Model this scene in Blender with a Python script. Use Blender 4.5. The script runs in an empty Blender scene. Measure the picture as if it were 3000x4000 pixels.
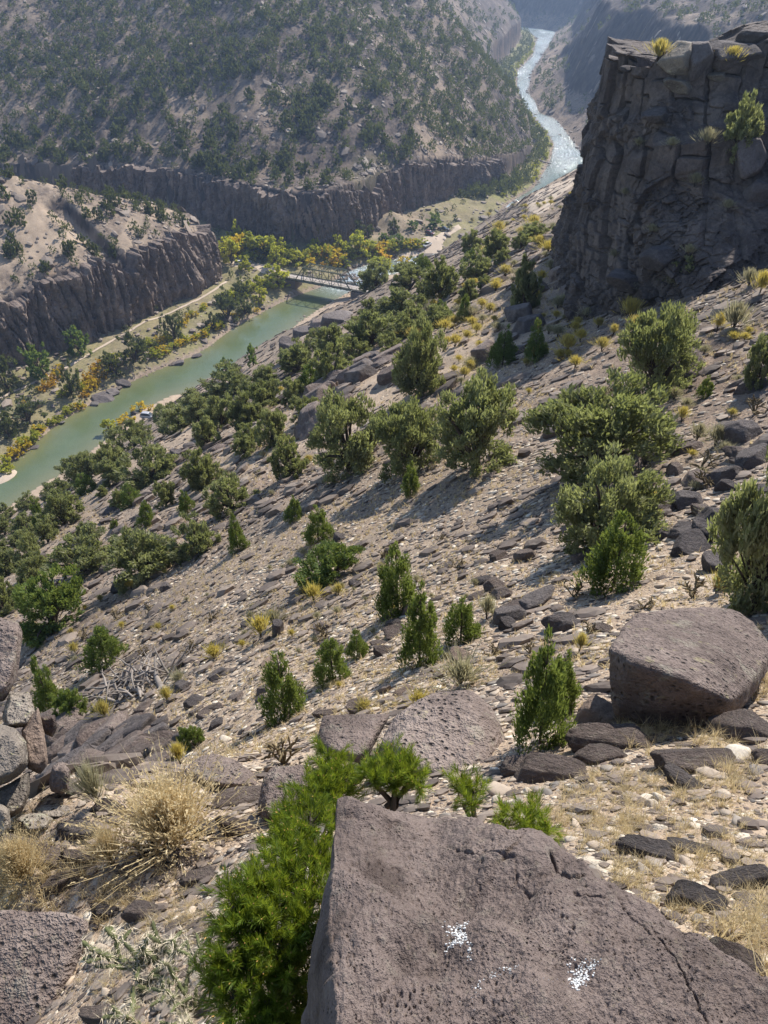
HAZE = 0.00019
import bpy, bmesh, math, random
import numpy as np
from mathutils import Vector, Matrix
random.seed(7); rng = np.random.default_rng(7)
SC = bpy.context.scene
COL = SC.collection
# ------------------------------------------------------------------ camera
FPX = 3022.0; PITCH = math.radians(37.0); CAMZ = 116.0
SP, CP = math.sin(PITCH), math.cos(PITCH)
cam_d = bpy.data.cameras.new("camera"); cam = bpy.data.objects.new("camera", cam_d); COL.objects.link(cam)
cam_d.sensor_fit = 'VERTICAL'; cam_d.sensor_height = 24.0; cam_d.lens = 24.0 * FPX / 4000.0
cam_d.clip_start = 0.05; cam_d.clip_end = 6000
cam.location = (0, 0, CAMZ); cam.rotation_euler = (math.radians(90) - PITCH, 0, 0)
SC.camera = cam
def ray(u, v):
    a = (u - 1500.0) / FPX; b = (2000.0 - v) / FPX
    return np.array([a, CP + b * SP, -SP + b * CP])
def hitz(u, v, z=0.0):
    d = ray(u, v); t = (z - CAMZ) / d[2]
    return np.array([0, 0, CAMZ]) + d * t
# ------------------------------------------------------------------ noise
def _h(ix, iy, iz, seed):
    n = (ix.astype(np.int64) * 374761393 + iy.astype(np.int64) * 668265263 + iz.astype(np.int64) * 2147483647 + seed * 1274126177) & 0x7fffffff
    n = ((n ^ (n >> 13)) * 1274126177) & 0x7fffffff
    n = ((n ^ (n >> 16)) * 668265263) & 0x7fffffff
    n = n ^ (n >> 15)
    return (n & 0xffffff) / float(0xffffff)
def vnoise(x, y, z=None, seed=0):
    x = np.asarray(x, float); y = np.asarray(y, float)
    ix = np.floor(x); iy = np.floor(y); fx = x - ix; fy = y - iy
    fx = fx * fx * fx * (fx * (fx * 6 - 15) + 10); fy = fy * fy * fy * (fy * (fy * 6 - 15) + 10)
    if z is None:
        z0 = np.zeros_like(ix)
        a = _h(ix, iy, z0, seed); b = _h(ix + 1, iy, z0, seed); c = _h(ix, iy + 1, z0, seed); d = _h(ix + 1, iy + 1, z0, seed)
        return (a * (1 - fx) + b * fx) * (1 - fy) + (c * (1 - fx) + d * fx) * fy
    z = np.asarray(z, float); iz = np.floor(z); fz = z - iz; fz = fz * fz * (3 - 2 * fz)
    r = 0
    for k, wz in ((0, 1 - fz), (1, fz)):
        a = _h(ix, iy, iz + k, seed); b = _h(ix + 1, iy, iz + k, seed); c = _h(ix, iy + 1, iz + k, seed); d = _h(ix + 1, iy + 1, iz + k, seed)
        r = r + wz * ((a * (1 - fx) + b * fx) * (1 - fy) + (c * (1 - fx) + d * fx) * fy)
    return r
def fbm(x, y, z=None, o=4, seed=0, gain=.5):
    s = 0; amp = 1; tot = 0; f = 1.0
    for i in range(o):
        s = s + amp * (vnoise(x * f, y * f, None if z is None else z * f, seed + i * 17) - .5); tot += amp
        amp *= gain; f *= 2.03
    return s / tot * 2
def cell(x, y, z, seed=0):
    """3-D Voronoi: F1, F2-F1, random id of nearest cell"""
    ix = np.floor(x); iy = np.floor(y); iz = np.floor(z)
    f1 = np.full(x.shape, 9.); f2 = np.full(x.shape, 9.); idv = np.zeros(x.shape)
    for dx in (-1, 0, 1):
        for dy in (-1, 0, 1):
            for dz in (-1, 0, 1):
                cx, cy, cz = ix + dx, iy + dy, iz + dz
                px = cx + _h(cx, cy, cz, seed + 1); py = cy + _h(cx, cy, cz, seed + 2); pz = cz + _h(cx, cy, cz, seed + 3)
                d = np.sqrt((px - x) ** 2 + (py - y) ** 2 + (pz - z) ** 2)
                r = _h(cx, cy, cz, seed + 4)
                m = d < f1
                f2 = np.where(m, f1, np.minimum(f2, d)); idv = np.where(m, r, idv); f1 = np.where(m, d, f1)
    return f1, f2 - f1, idv
def sstep(a, b, x):
    t = np.clip((x - a) / (b - a), 0, 1); return t * t * (3 - 2 * t)
def smin(a, b, k):
    h = np.clip(.5 + .5 * (b - a) / k, 0, 1); return b * (1 - h) + a * h - k * h * (1 - h)
def smax(a, b, k): return -smin(-a, -b, k)
# ------------------------------------------------------------------ polylines
def resamp(P, step):
    P = np.asarray(P, float); seg = np.linalg.norm(np.diff(P, axis=0), axis=1); s = np.r_[0, np.cumsum(seg)]
    n = max(2, int(s[-1] / step)); t = np.linspace(0, s[-1], n)
    return np.stack([np.interp(t, s, P[:, k]) for k in range(P.shape[1])], 1)
def smooth_line(P, step=4.0, it=4):
    P = resamp(P, step)
    for _ in range(it):
        Q = P.copy(); Q[1:-1] = .25 * P[:-2] + .5 * P[1:-1] + .25 * P[2:]; P = Q
    return P
def sdist(P, x, y, closed=False):
    """signed distance to a polyline, positive on its LEFT (to the left of its direction); also arclength"""
    P = np.asarray(P, float)
    if closed: P = np.vstack([P, P[:1]])
    best = np.full(x.shape, 1e9); sg = np.zeros(x.shape); al = np.zeros(x.shape); s = 0
    for i in range(len(P) - 1):
        a = P[i, :2]; d = P[i + 1, :2] - a; L = np.hypot(*d)
        if L < 1e-9: continue
        t = np.clip(((x - a[0]) * d[0] + (y - a[1]) * d[1]) / (L * L), 0, 1)
        ex = x - a[0] - t * d[0]; ey = y - a[1] - t * d[1]; q = ex * ex + ey * ey
        cr = d[0] * (y - a[1]) - d[1] * (x - a[0])
        m = q < best - 1e-9
        best = np.where(m, q, best); sg = np.where(m, np.sign(cr), sg); al = np.where(m, s + t * L, al); s += L
    r = np.sqrt(best)
    if closed:
        ins = np.zeros(x.shape, bool)
        for i in range(len(P) - 1):
            x0, y0 = P[i, :2]; x1, y1 = P[i + 1, :2]
            if y0 == y1: continue
            c = ((y0 > y) != (y1 > y)) & (x < (x1 - x0) * (y - y0) / (y1 - y0) + x0); ins ^= c
        return np.where(ins, r, -r), al
    return r * sg, al
def PX(lst, z=0.0): return [tuple(hitz(u, v, z)[:2]) for u, v in lst]
# river banks (metres)
LB = [(-280, -90), (-150, 120)] + PX([(13, 1828), (108, 1777), (158, 1701), (209, 1651), (304, 1606), (380, 1568), (519, 1480), (684, 1416), (810, 1372), (873, 1296), (1000, 1233), (1130, 1160), (1225, 1132), (1330, 1090), (1365, 1050), (1450, 1026), (1590, 1002)]) + \
     [(28, 349), (46, 366), (56, 392), (63, 420), (76, 444)] + PX([(2080, 741), (2125, 668), (2152, 616), (2164, 560), (2120, 500), (2042, 407), (2020, 343), (2018, 280), (2079, 217), (2097, 150)]) + [(205, 1290), (150, 1340), (40, 1380), (-200, 1400)]
RB = [(-255, -105), (-130, 95)] + PX([(0, 2012), (150, 1900), (361, 1771), (411, 1718), (506, 1625), (582, 1587), (684, 1537), (848, 1486), (985, 1418)]) + \
     [(-32, 270), (-12, 303), (4, 322), (22, 327), (44, 334), (66, 348), (78, 375), (84, 405), (91, 430), (105, 455), (120, 480)] + PX([(2330, 640), (2287, 612), (2259, 579), (2205, 506), (2169, 461), (2106, 443), (2092, 398), (2062, 362), (2079, 280), (2124, 208), (2151, 167)]) + [(245, 1290), (200, 1375), (60, 1420), (-200, 1440)]
LB = smooth_line(LB, 9, 1); RB = smooth_line(RB, 9, 1)
# left bluff (mound) outline, far wall line
MND = [(-260, -30), (-190, 100), (-136, 205), (-121, 227), (-104, 246), (-90, 262), (-78, 283), (-68, 308), (-72, 322), (-84, 330), (-104, 338), (-150, 350), (-330, 360)]
MND = smooth_line(MND, 7, 1)
WAL = [(-420, 398), (-200, 392), (-112, 384), (-86, 372), (-60, 354), (-38, 341), (-22, 346), (-8, 366), (2, 390), (18, 404), (34, 424), (52, 446), (70, 470), (88, 505), (97, 540), (98, 575), (96, 620), (95, 700), (98, 780), (108, 880), (140, 1000), (180, 1180), (190, 1290), (120, 1340), (-200, 1360)]
WAL = smooth_line(WAL, 8, 1); 
_wx = np.linspace(-600, 300, 181)
_wy = np.interp(_wx, [-420, -200, -112, -60, -30, 0, 30, 60, 90, 130], [398, 396, 386, 362, 356, 382, 415, 455, 520, 640])
for _ in range(60): _wy[1:-1] = .25 * _wy[:-2] + .5 * _wy[1:-1] + .25 * _wy[2:]
SCARP = (hitz(235, 668, 48.5)[:2], hitz(425, 742, 47.0)[:2])
def near_plane(x, y): return 104 + .503 * x - .298 * y
def fields(x, y):
    dl, _ = sdist(LB, x, y)          # + on the left of the river
    dr, _ = sdist(RB, x, y)          # + on the right of the river
    dm, sm = sdist(MND, x, y); dw, sw = sdist(WAL, x, y); d2 = (y - np.interp(x, _wx, _wy)) * .9
    return dl, -dr, dm, sm, dw, sw, d2
def terrain(x, y, FL, detail=True):
    x = np.asarray(x, float); y = np.asarray(y, float)
    dl, dr, dm, sm, dw, sw, d2 = FL
    # ---- right / near side
    r = np.sqrt(x * x + y * y)
    pl = near_plane(x, y) + 11.0 * np.exp(-r / 9.5)
    pl = pl + 2.4 * np.exp(-(((x + 3.6) / 1.6) ** 2 + ((y - 4.6) / 2.0) ** 2)) 
    off = 5 + 6.5 * sstep(150, 310, y)
    bank = .745 * (dr - off) + 1.0 + 2.0 * fbm(x / 40, y / 40, seed=3) * sstep(20, 60, dr)
    bank = np.where(dr < 9, np.minimum(.22 * dr + .1, bank + 3), bank)
    bank = np.maximum(bank, np.minimum(.22 * dr, 2.2))
    near = smin(pl, bank, 5.0)
    near = near + .9 * fbm(x / 14, y / 14, seed=5) * sstep(14, 60, r)
    # right wall upstream
    dd = dr + 7 * fbm(x / 55, y / 55, seed=9) * sstep(0, 25, dr)
    gl = 1 - .28 * np.exp(-((y - 905) / 60) ** 2) * sstep(0, 20, dr)
    w1 = .62 * dd; dq = 30 + 14 * fbm(x / 50, y / 50, seed=8); wall = np.where(dd < dq, w1, .62 * dq + 1.9 * (dd - dq)); wall = np.minimum(wall, 70 + .42 * (dd - 60) + 5 * fbm(x / 30, y / 30, seed=21))
    wall = wall * gl
    tr = sstep(455, 545, y); right = near * (1 - tr) + wall * tr
    # ---- left side
    terr = np.minimum(.3 * dl + .15, 2.2 + .075 * np.maximum(dl - 6, 0)) + .5 * fbm(x / 9, y / 9, seed=11) * sstep(2, 8, dl)
    zt = 23 + 3.0 * fbm(sm / 30, 0 * sm, seed=31)
    dmi = dm - 3.0; mound = np.where(dmi > 0, np.minimum(zt + .42 * dm, 50 + .06 * dm), zt + 1.2 + 8.0 * dmi)
    back = 62 - .75 * np.maximum(y - 285 - .30 * (x + 120), 0)
    mound = smin(mound, np.where(dm > 0, np.maximum(back, 12), mound + 9), 4.0)
    sx_, sy_ = SCARP; ex = sy_[0] - sx_[0]; ey = sy_[1] - sx_[1]; eL = math.hypot(ex, ey); al = ((x - sx_[0]) * ex + (y - sx_[1]) * ey) / eL; ep = -(-(x - sx_[0]) * ey + (y - sx_[1]) * ex) / eL
    mound = mound - 3.6 * sstep(-.5, 2.0, ep) * sstep(12, 4, ep) * sstep(-3, 1, al) * sstep(eL + 4, eL - 3, al)
    mound = mound + (1.3 * fbm(x / 13, y / 13, seed=33)) * sstep(0, 6, dm)
    i0 = np.interp(sw, [0, 340, 430, 490, 540, 600, 680, 760, 2000], [27, 27, 26, 24, 17, 10, 4, 3, 3])
    dwn = np.maximum(dw * .2, d2 - 2) + (5 * fbm(x / 45, y / 45, seed=41)) * sstep(3, 25, dw)
    rill = np.abs(fbm(x / 17 + 2 * fbm(x / 60, y / 60, seed=43), y / 70, seed=44))
    big = np.where(dw > 1.5, i0 + .50 * dwn - 2.6 * rill * sstep(4, 30, dw) + 4 * fbm(x / 70, y / 70, seed=45) * sstep(6, 40, dw), i0 + 8 * (dw - 1.5))
    cone = 9.5 - .5 * np.hypot((x - 4) * .8, (y - 377))
    sidecut = 1 + .95 * np.maximum(dl, 0) + 3 * fbm(x / 24, y / 24, seed=51)
    big = np.where(y > 430, smin(big, sidecut, 6.0), big)
    notch = 46 * np.exp(-((y - 715 - .35 * (100 - x)) / 46) ** 2) * sstep(8, 80, dl)
    big = big - notch * sstep(0, 30, dw)
    left = smax(smax(terr, np.where(dm > -12, mound, -50), 1.0), np.where(dw > -14, big, -50), 1.0)
    left = smax(left, np.where(np.abs(x) < 60, cone + 1.6 * fbm(x / 6, y / 6, seed=53), -50), 1.5)
    far = .55 * (y - 1360) + 8 * fbm(x / 60, y / 60, seed=61)
    z = np.where(dr > 0, right, np.where(dl > 0, left, -1.6 * sstep(0, 6, np.minimum(-dl, -dr)) - .05))
    z = np.where((dl > 0) & (y > 1300), smax(z, far, 5), z)
    if detail:
        rough = sstep(3, 12, np.maximum(dl, dr))
        z = z + rough * (.35 * fbm(x / 3.1, y / 3.1, o=3, seed=71) * sstep(6, 40, r) + 1.6 * fbm(x / 11, y / 11, o=3, seed=73) * sstep(200, 420, y))
        z = z + .11 * fbm(x / .9, y / .9, o=3, seed=75) * (1 - sstep(40, 90, r)) + .03 * fbm(x / .22, y / .22, o=2, seed=77) * (1 - sstep(8, 20, r))
    return z, dl, dr, dm, dw
# ------------------------------------------------------------------ mesh helper
def mk(name, V, F, mat=None, parent=None, smooth=False, attrs=None, matidx=None):
    """F: list of int arrays (n,3) / (n,4); one mesh object"""
    V = np.asarray(V, np.float32); fs = [np.asarray(f, np.int32) for f in F if len(f)]
    me = bpy.data.meshes.new(name)
    me.vertices.add(len(V)); me.vertices.foreach_set("co", V.ravel())
    loops = np.concatenate([f.ravel() for f in fs]); tot = np.concatenate([np.full(len(f), f.shape[1], np.int32) for f in fs])
    st = np.r_[0, np.cumsum(tot)[:-1]].astype(np.int32)
    me.loops.add(len(loops)); me.loops.foreach_set("vertex_index", loops)
    me.polygons.add(len(tot)); me.polygons.foreach_set("loop_start", st)
    me.polygons.foreach_set("use_smooth", np.full(len(tot), bool(smooth)))
    if mat is not None:
        for m in (mat if isinstance(mat, (list, tuple)) else [mat]): me.materials.append(m)
    if matidx is not None: me.polygons.foreach_set("material_index", np.asarray(matidx, np.int32))
    me.update(calc_edges=True)
    if attrs:
        for k, (dom, val) in attrs.items():
            a = me.attributes.new(k, 'FLOAT', dom); a.data.foreach_set("value", np.asarray(val, np.float32))
    o = bpy.data.objects.new(name, me); COL.objects.link(o)
    if parent is not None: o.parent = parent
    return o
def tag(o, label=None, cat=None, group=None, kind=None):
    if label: o["label"] = label
    if cat: o["category"] = cat
    if group: o["group"] = group
    if kind: o["kind"] = kind
    return o
def empty(name, loc=(0, 0, 0), rz=0.0):
    o = bpy.data.objects.new(name, None); COL.objects.link(o); o.location = loc; o.rotation_euler = (0, 0, rz); o.empty_display_size = .2
    return o
def copy_tree(o, parent=None):
    c = o.copy(); COL.objects.link(c); c.parent = parent
    for ch in list(o.children): copy_tree(ch, c)
    return c
# ------------------------------------------------------------------ ground sheet on a polar grid about the viewpoint
NR, NT = 1500, 950
R0, R1 = .25, 2300.0
lr = np.linspace(0, 1, NR); RR = R0 * (R1 / R0) ** lr
th = np.linspace(-1, 1, NT)
def tmax(r): return np.interp(np.log(r), np.log([.25, 3, 12, 60, 200, 2300]), np.radians([100, 85, 60, 46, 40, 34]))
TM = tmax(RR)
THG = th[None, :] * TM[:, None]
GX = RR[:, None] * np.sin(THG); GY = RR[:, None] * np.cos(THG)
CR = np.linspace(0, NR - 1, NR // 2); CT = np.linspace(0, NT - 1, NT // 2)
def _pol(i, j):
    r = R0 * (R1 / R0) ** (i / (NR - 1)); t = (j / (NT - 1) * 2 - 1)[None, :] * tmax(r)[:, None]
    return r[:, None] * np.sin(t), r[:, None] * np.cos(t)
_cx, _cy = _pol(CR, CT)
def _up(f):
    f = f.reshape(len(CR), len(CT))
    a = np.clip(np.arange(NR) * (len(CR) - 1) / (NR - 1), 0, len(CR) - 1.0001); b = np.clip(np.arange(NT) * (len(CT) - 1) / (NT - 1), 0, len(CT) - 1.0001)
    i = a.astype(int); j = b.astype(int); a = (a - i)[:, None]; b = (b - j)[None, :]
    return ((f[i][:, j] * (1 - b) + f[i][:, j + 1] * b) * (1 - a) + (f[i + 1][:, j] * (1 - b) + f[i + 1][:, j + 1] * b) * a).ravel()
FLD = [_up(f) for f in fields(_cx.ravel(), _cy.ravel())]
gz, gdl, gdr, gdm, gdw = terrain(GX.ravel(), GY.ravel(), FLD)
GZ = gz.reshape(NR, NT)
def ground_z(x, y):
    x = np.atleast_1d(np.asarray(x, float)); y = np.atleast_1d(np.asarray(y, float))
    r = np.clip(np.hypot(x, y), R0, R1); t = np.arctan2(x, y)
    fi = np.clip(np.log(r / R0) / math.log(R1 / R0) * (NR - 1), 0, NR - 1.001); fj = np.clip((t / tmax(r) + 1) / 2 * (NT - 1), 0, NT - 1.001)
    i = fi.astype(int); j = fj.astype(int); a = fi - i; b = fj - j
    return (GZ[i, j] * (1 - a) + GZ[i + 1, j] * a) * (1 - b) + (GZ[i, j + 1] * (1 - a) + GZ[i + 1, j + 1] * a) * b
TT = np.geomspace(1.2, 2200, 2600)
def at(u, v):
    """the point of the ground seen at photo pixel (u, v) and its depth"""
    d = ray(u, v); P = np.array([0, 0, CAMZ]) + TT[:, None] * d
    h = P[:, 2] - np.maximum(ground_z(P[:, 0], P[:, 1]), 0)
    k = np.argmax(h < 0)
    if h[k] >= 0: return P[-1], TT[-1]
    if k == 0: return P[0], TT[0]
    f = h[k - 1] / (h[k - 1] - h[k]); t = TT[k - 1] + f * (TT[k] - TT[k - 1])
    return np.array([0, 0, CAMZ]) + t * d, t
def px2m(px, t): return px * t / FPX
# ------------------------------------------------------------------ materials
class NT_:
    def __init__(s, name):
        s.m = bpy.data.materials.new(name); s.m.use_nodes = True; s.t = s.m.node_tree; s.t.nodes.clear()
        s.out = s.t.nodes.new('ShaderNodeOutputMaterial')
        s.x = 0
    def n(s, typ, **kw):
        nd = s.t.nodes.new(typ); s.x += 40; nd.location = (s.x, 0)
        for k, v in kw.items(): setattr(nd, k, v)
        return nd
    def l(s, a, b): s.t.links.new(a, b); return s
    def coord(s): 
        if not hasattr(s, '_c'): s._c = s.n('ShaderNodeTexCoord')
        return s._c.outputs['Object']
    def pos(s):
        if not hasattr(s, '_p'): s._p = s.n('ShaderNodeNewGeometry')
        return s._p.outputs['Position']
    def mapp(s, vec, sc, rot=(0, 0, 0)):
        m = s.n('ShaderNodeMapping'); s.l(vec, m.inputs['Vector']); m.inputs['Scale'].default_value = sc if isinstance(sc, tuple) else (sc, sc, sc); m.inputs['Rotation'].default_value = rot
        return m.outputs[0]
    def noise(s, vec, scale, detail=3, rough=.55, out='Fac'):
        n = s.n('ShaderNodeTexNoise'); s.l(vec, n.inputs['Vector']); n.inputs['Scale'].default_value = scale; n.inputs['Detail'].default_value = detail; n.inputs['Roughness'].default_value = rough
        return n.outputs[out]
    def vor(s, vec, scale, out='Distance', feature='F1', rand=1):
        n = s.n('ShaderNodeTexVoronoi'); n.feature = feature; s.l(vec, n.inputs['Vector']); n.inputs['Scale'].default_value = scale; n.inputs['Randomness'].default_value = rand
        return n.outputs[out]
    def ramp(s, fac, stops, interp='LINEAR'):
        r = s.n('ShaderNodeValToRGB'); s.l(fac, r.inputs[0]); cr = r.color_ramp; cr.interpolation = interp
        while len(cr.elements) < len(stops): cr.elements.new(.5)
        for e, (p, c) in zip(cr.elements, stops):
            e.position = p; e.color = (c, c, c, 1) if isinstance(c, (int, float)) else (*c, 1)
        return r.outputs[0]
    def math(s, op, a, b=None, c=None, clamp=False):
        n = s.n('ShaderNodeMath', operation=op); n.use_clamp = clamp
        for i, q in enumerate((a, b, c)):
            if q is None: continue
            if isinstance(q, (int, float)): n.inputs[i].default_value = q
            else: s.l(q, n.inputs[i])
        return n.outputs[0]
    def mix(s, fac, a, b, mode='MIX'):
        n = s.n('ShaderNodeMix'); n.data_type = 'RGBA'; n.blend_type = mode
        for sock, q in ((n.inputs[0], fac), (n.inputs[6], a), (n.inputs[7], b)):
            if isinstance(q, (int, float)): sock.default_value = q
            elif isinstance(q, tuple): sock.default_value = (*q, 1)
            else: s.l(q, sock)
        return n.outputs[2]
    def attr(s, name): 
        a = s.n('ShaderNodeAttribute'); a.attribute_name = name; return a.outputs['Fac']
    def rnd(s):
        o = s.n('ShaderNodeObjectInfo'); return o.outputs['Random']
    def bump(s, h, strength=.5, dist=.1, prev=None):
        b = s.n('ShaderNodeBump'); s.l(h, b.inputs['Height']); b.inputs['Strength'].default_value = strength; b.inputs['Distance'].default_value = dist
        if prev is not None: s.l(prev, b.inputs['Normal'])
        return b.outputs[0]
    def bsdf(s, col, rough=.9, spec=.2, normal=None, metallic=0):
        p = s.n('ShaderNodeBsdfPrincipled')
        if isinstance(col, tuple): p.inputs['Base Color'].default_value = (*col, 1)
        else: s.l(col, p.inputs['Base Color'])
        if isinstance(rough, (int, float)): p.inputs['Roughness'].default_value = rough
        else: s.l(rough, p.inputs['Roughness'])
        p.inputs['Specular IOR Level'].default_value = spec; p.inputs['Metallic'].default_value = metallic
        if normal is not None: s.l(normal, p.inputs['Normal'])
        s.p = p; s.l(p.outputs[0], s.out.inputs[0]); return s.m
def plain(name, col, rough=.6, spec=.3, metallic=0, var=.15):
    k = NT_(name); c = k.coord(); f = k.noise(c, 6, 4)
    a = tuple(x * (1 - var) for x in col); b = tuple(min(1, x * (1 + var)) for x in col)
    return k.bsdf(k.ramp(f, [(.3, a), (.7, b)]), rough, spec, metallic=metallic)
# ground: soil, pale gravel and dark basalt fragments
def ground_mat():
    k = NT_('ground_soil_gravel'); P = k.pos()
    big = k.noise(P, .05, 4); med = k.noise(P, .6, 5); fin = k.noise(P, 9, 4)
    soil = k.ramp(med, [(.3, (.19, .135, .092)), (.5, (.295, .215, .150)), (.72, (.40, .31, .225))])
    soil = k.mix(k.ramp(fin, [(.35, 0.), (.7, .5)]), soil, (.44, .35, .255))
    soil = k.mix(k.math('MULTIPLY', k.attr('red'), .6), soil, (.27, .165, .11))
    # stones of three sizes
    def stones(sc, cover, hi):
        w = k.n('ShaderNodeVectorMath', operation='ADD'); nz = k.noise(P, sc * 1.5, 2, out='Color'); k.l(P, w.inputs[0])
        sc_ = k.n('ShaderNodeVectorMath', operation='SCALE'); k.l(nz, sc_.inputs[0]); sc_.inputs['Scale'].default_value = .45 / sc; k.l(sc_.outputs[0], w.inputs[1])
        v = k.n('ShaderNodeTexVoronoi'); k.l(w.outputs[0], v.inputs['Vector']); v.inputs['Scale'].default_value = sc
        r = k.n('ShaderNodeSeparateColor'); k.l(v.outputs['Color'], r.inputs[0])
        colr = k.ramp(r.outputs[0], [(0, (.075, .06, .055)), (.22, (.12, .095, .085)), (.4, (.19, .15, .125)), (.55, (.38, .29, .21)), (.75, (.52, .45, .36)), (1, hi)], 'CONSTANT')
        m = k.math('MULTIPLY', k.math('LESS_THAN', v.outputs['Distance'], .42), k.math('LESS_THAN', r.outputs[1], cover))
        h = k.math('MULTIPLY', m, k.math('SUBTRACT', .45, v.outputs['Distance']))
        return m, colr, h
    m0, c0, h0 = stones(62, .8, (.56, .50, .41)); m1, c1, h1 = stones(22, .75, (.62, .56, .47)); m2, c2, h2 = stones(6.5, .5, (.60, .54, .45)); m3, c3, h3 = stones(2.6, .16, (.34, .27, .21))
    gr = k.attr('gravel')
    soil = k.mix(k.math('MULTIPLY', m0, k.math('MULTIPLY', gr, .8)), soil, c0); col = k.mix(k.math('MULTIPLY', m1, gr), soil, c1); col = k.mix(k.math('MULTIPLY', m2, gr), col, c2); col = k.mix(k.math('MULTIPLY', m3, gr), col, c3)
    # dark rubble patches
    dk = k.attr('rubble'); pat = k.math('MULTIPLY', dk, k.ramp(k.math('ADD', k.math('MULTIPLY', big, .5), k.math('MULTIPLY', med, .5)), [(.40, 0.), (.56, 1.)]))
    rub = k.ramp(k.vor(P, .9, 'Color'), [(.1, (.055, .043, .037)), (.5, (.125, .097, .08)), (.9, (.23, .18, .14))])
    col = k.mix(pat, col, rub)
    st = k.attr('steep'); col = k.mix(st, col, k.ramp(k.noise(k.mapp(P, (.3, .3, .08)), 1.0, 5), [(.35, (.035, .03, .03)), (.55, (.075, .06, .055)), (.7, (.13, .10, .085))]))  # dark basalt where steep; upstream walls get their shade painted in here
    gs = k.attr('green'); grass = k.ramp(k.noise(P, 1.1, 4), [(.3, (.115, .12, .042)), (.5, (.19, .18, .07)), (.7, (.29, .25, .105))])
    col = k.mix(gs, col, grass)
    sd = k.attr('sand'); sand = k.ramp(med, [(.3, (.38, .285, .20)), (.7, (.50, .39, .285))]); col = k.mix(sd, col, sand)
    wt = k.attr('wet'); col = k.mix(wt, col, (.12, .10, .06))
    h = k.math('ADD', k.math('ADD', k.math('MULTIPLY', h0, .02), k.math('MULTIPLY', h1, .05)), k.math('ADD', k.math('MULTIPLY', h2, .16), k.math('MULTIPLY', h3, .5)))
    h = k.math('MULTIPLY', h, gr)
    h = k.math('ADD', h, k.math('MULTIPLY', fin, .03))
    nb = k.bump(h, .9, 1.0)
    return k.bsdf(col, .95, .12, nb)
def basalt_mat(name, lo, mid, hi, scale=1.0, pits=True, streak=False, lichen=.0, obj=True, bstr=.8):
    k = NT_(name); P = k.coord() if obj else k.pos()
    if obj:
        a = k.n('ShaderNodeVectorMath', operation='ADD'); k.l(P, a.inputs[0]); o = k.n('ShaderNodeObjectInfo')
        cm = k.n('ShaderNodeCombineXYZ'); 
        for i in range(3): k.l(k.math('MULTIPLY', o.outputs['Random'], 31.0 + 17 * i), cm.inputs[i])
        k.l(cm.outputs[0], a.inputs[1]); P = a.outputs[0]
    n1 = k.noise(P, 1.3 * scale, 5); n2 = k.noise(P, 14 * scale, 5, .65); n3 = k.noise(P, 60 * scale, 3, .7)
    f = k.math('ADD', k.math('MULTIPLY', n1, .45), k.math('ADD', k.math('MULTIPLY', n2, .3), k.math('MULTIPLY', n3, .25)))
    col = k.ramp(f, [(.39, lo), (.5, mid), (.61, hi)])
    if obj: col = k.mix(k.math('MULTIPLY', o.outputs['Random'], .35), col, tuple(min(1, c * 1.5) for c in hi))
    vn = k.ramp(k.noise(P, 1.9 * scale, 6, .7), [(.52, 0.), (.66, .65)]); col = k.mix(vn, col, lo); vn = k.ramp(k.noise(P, 3.3 * scale, 6, .75), [(.58, 0.), (.70, .5)]); col = k.mix(vn, col, tuple(c * 1.25 for c in hi))
    if streak:
        Q = k.mapp(k.pos(), (.55, .55, .045)); s1 = k.noise(Q, 1.0, 5, .6)
        col = k.mix(k.ramp(s1, [(.56, 0.), (.70, .75)]), col, (.15, .112, .09)); col = k.mix(k.ramp(k.noise(Q, 2.6, 4), [(.64, 0.), (.72, .45)]), col, (.27, .22, .18))
        col = k.mix(k.ramp(k.noise(Q, 1.7, 4), [(.30, .7), (.42, 0.)]), col, (.045, .036, .034))
    if lichen:
        lm = k.math('MULTIPLY', k.ramp(k.noise(P, 9 * scale, 6, .75), [(.56, 0.), (.62, 1.)]), lichen); col = k.mix(lm, col, (.34, .32, .24))
        lm = k.math('MULTIPLY', k.ramp(k.noise(P, 16 * scale, 5, .75), [(.62, 0.), (.66, 1.)]), lichen * .8); col = k.mix(lm, col, (.40, .37, .16))
    h = k.math('ADD', k.math('MULTIPLY', n2, .05 / scale), k.math('MULTIPLY', n3, .016 / scale))
    if pits:
        pv = k.vor(P, 42 * scale); pm = k.ramp(pv, [(.08, 0.), (.30, 1.)]); sel = k.ramp(k.noise(P, 5 * scale, 3), [(.42, 0.), (.58, 1.)])
        pv2 = k.vor(P, 90 * scale); pm2 = k.ramp(pv2, [(.1, 0.), (.32, 1.)])
        inv = k.math('MULTIPLY', k.math('SUBTRACT', 1.0, pm), sel)
        h = k.math('SUBTRACT', h, k.math('MULTIPLY', inv, .022 / scale)); h = k.math('SUBTRACT', h, k.math('MULTIPLY', k.math('SUBTRACT', 1.0, pm2), .006 / scale))
        col = k.mix(k.math('MULTIPLY', inv, .8), col, tuple(c * .45 for c in lo))
    return k.bsdf(col, .88, .25, k.bump(h, bstr, 1.0))
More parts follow.
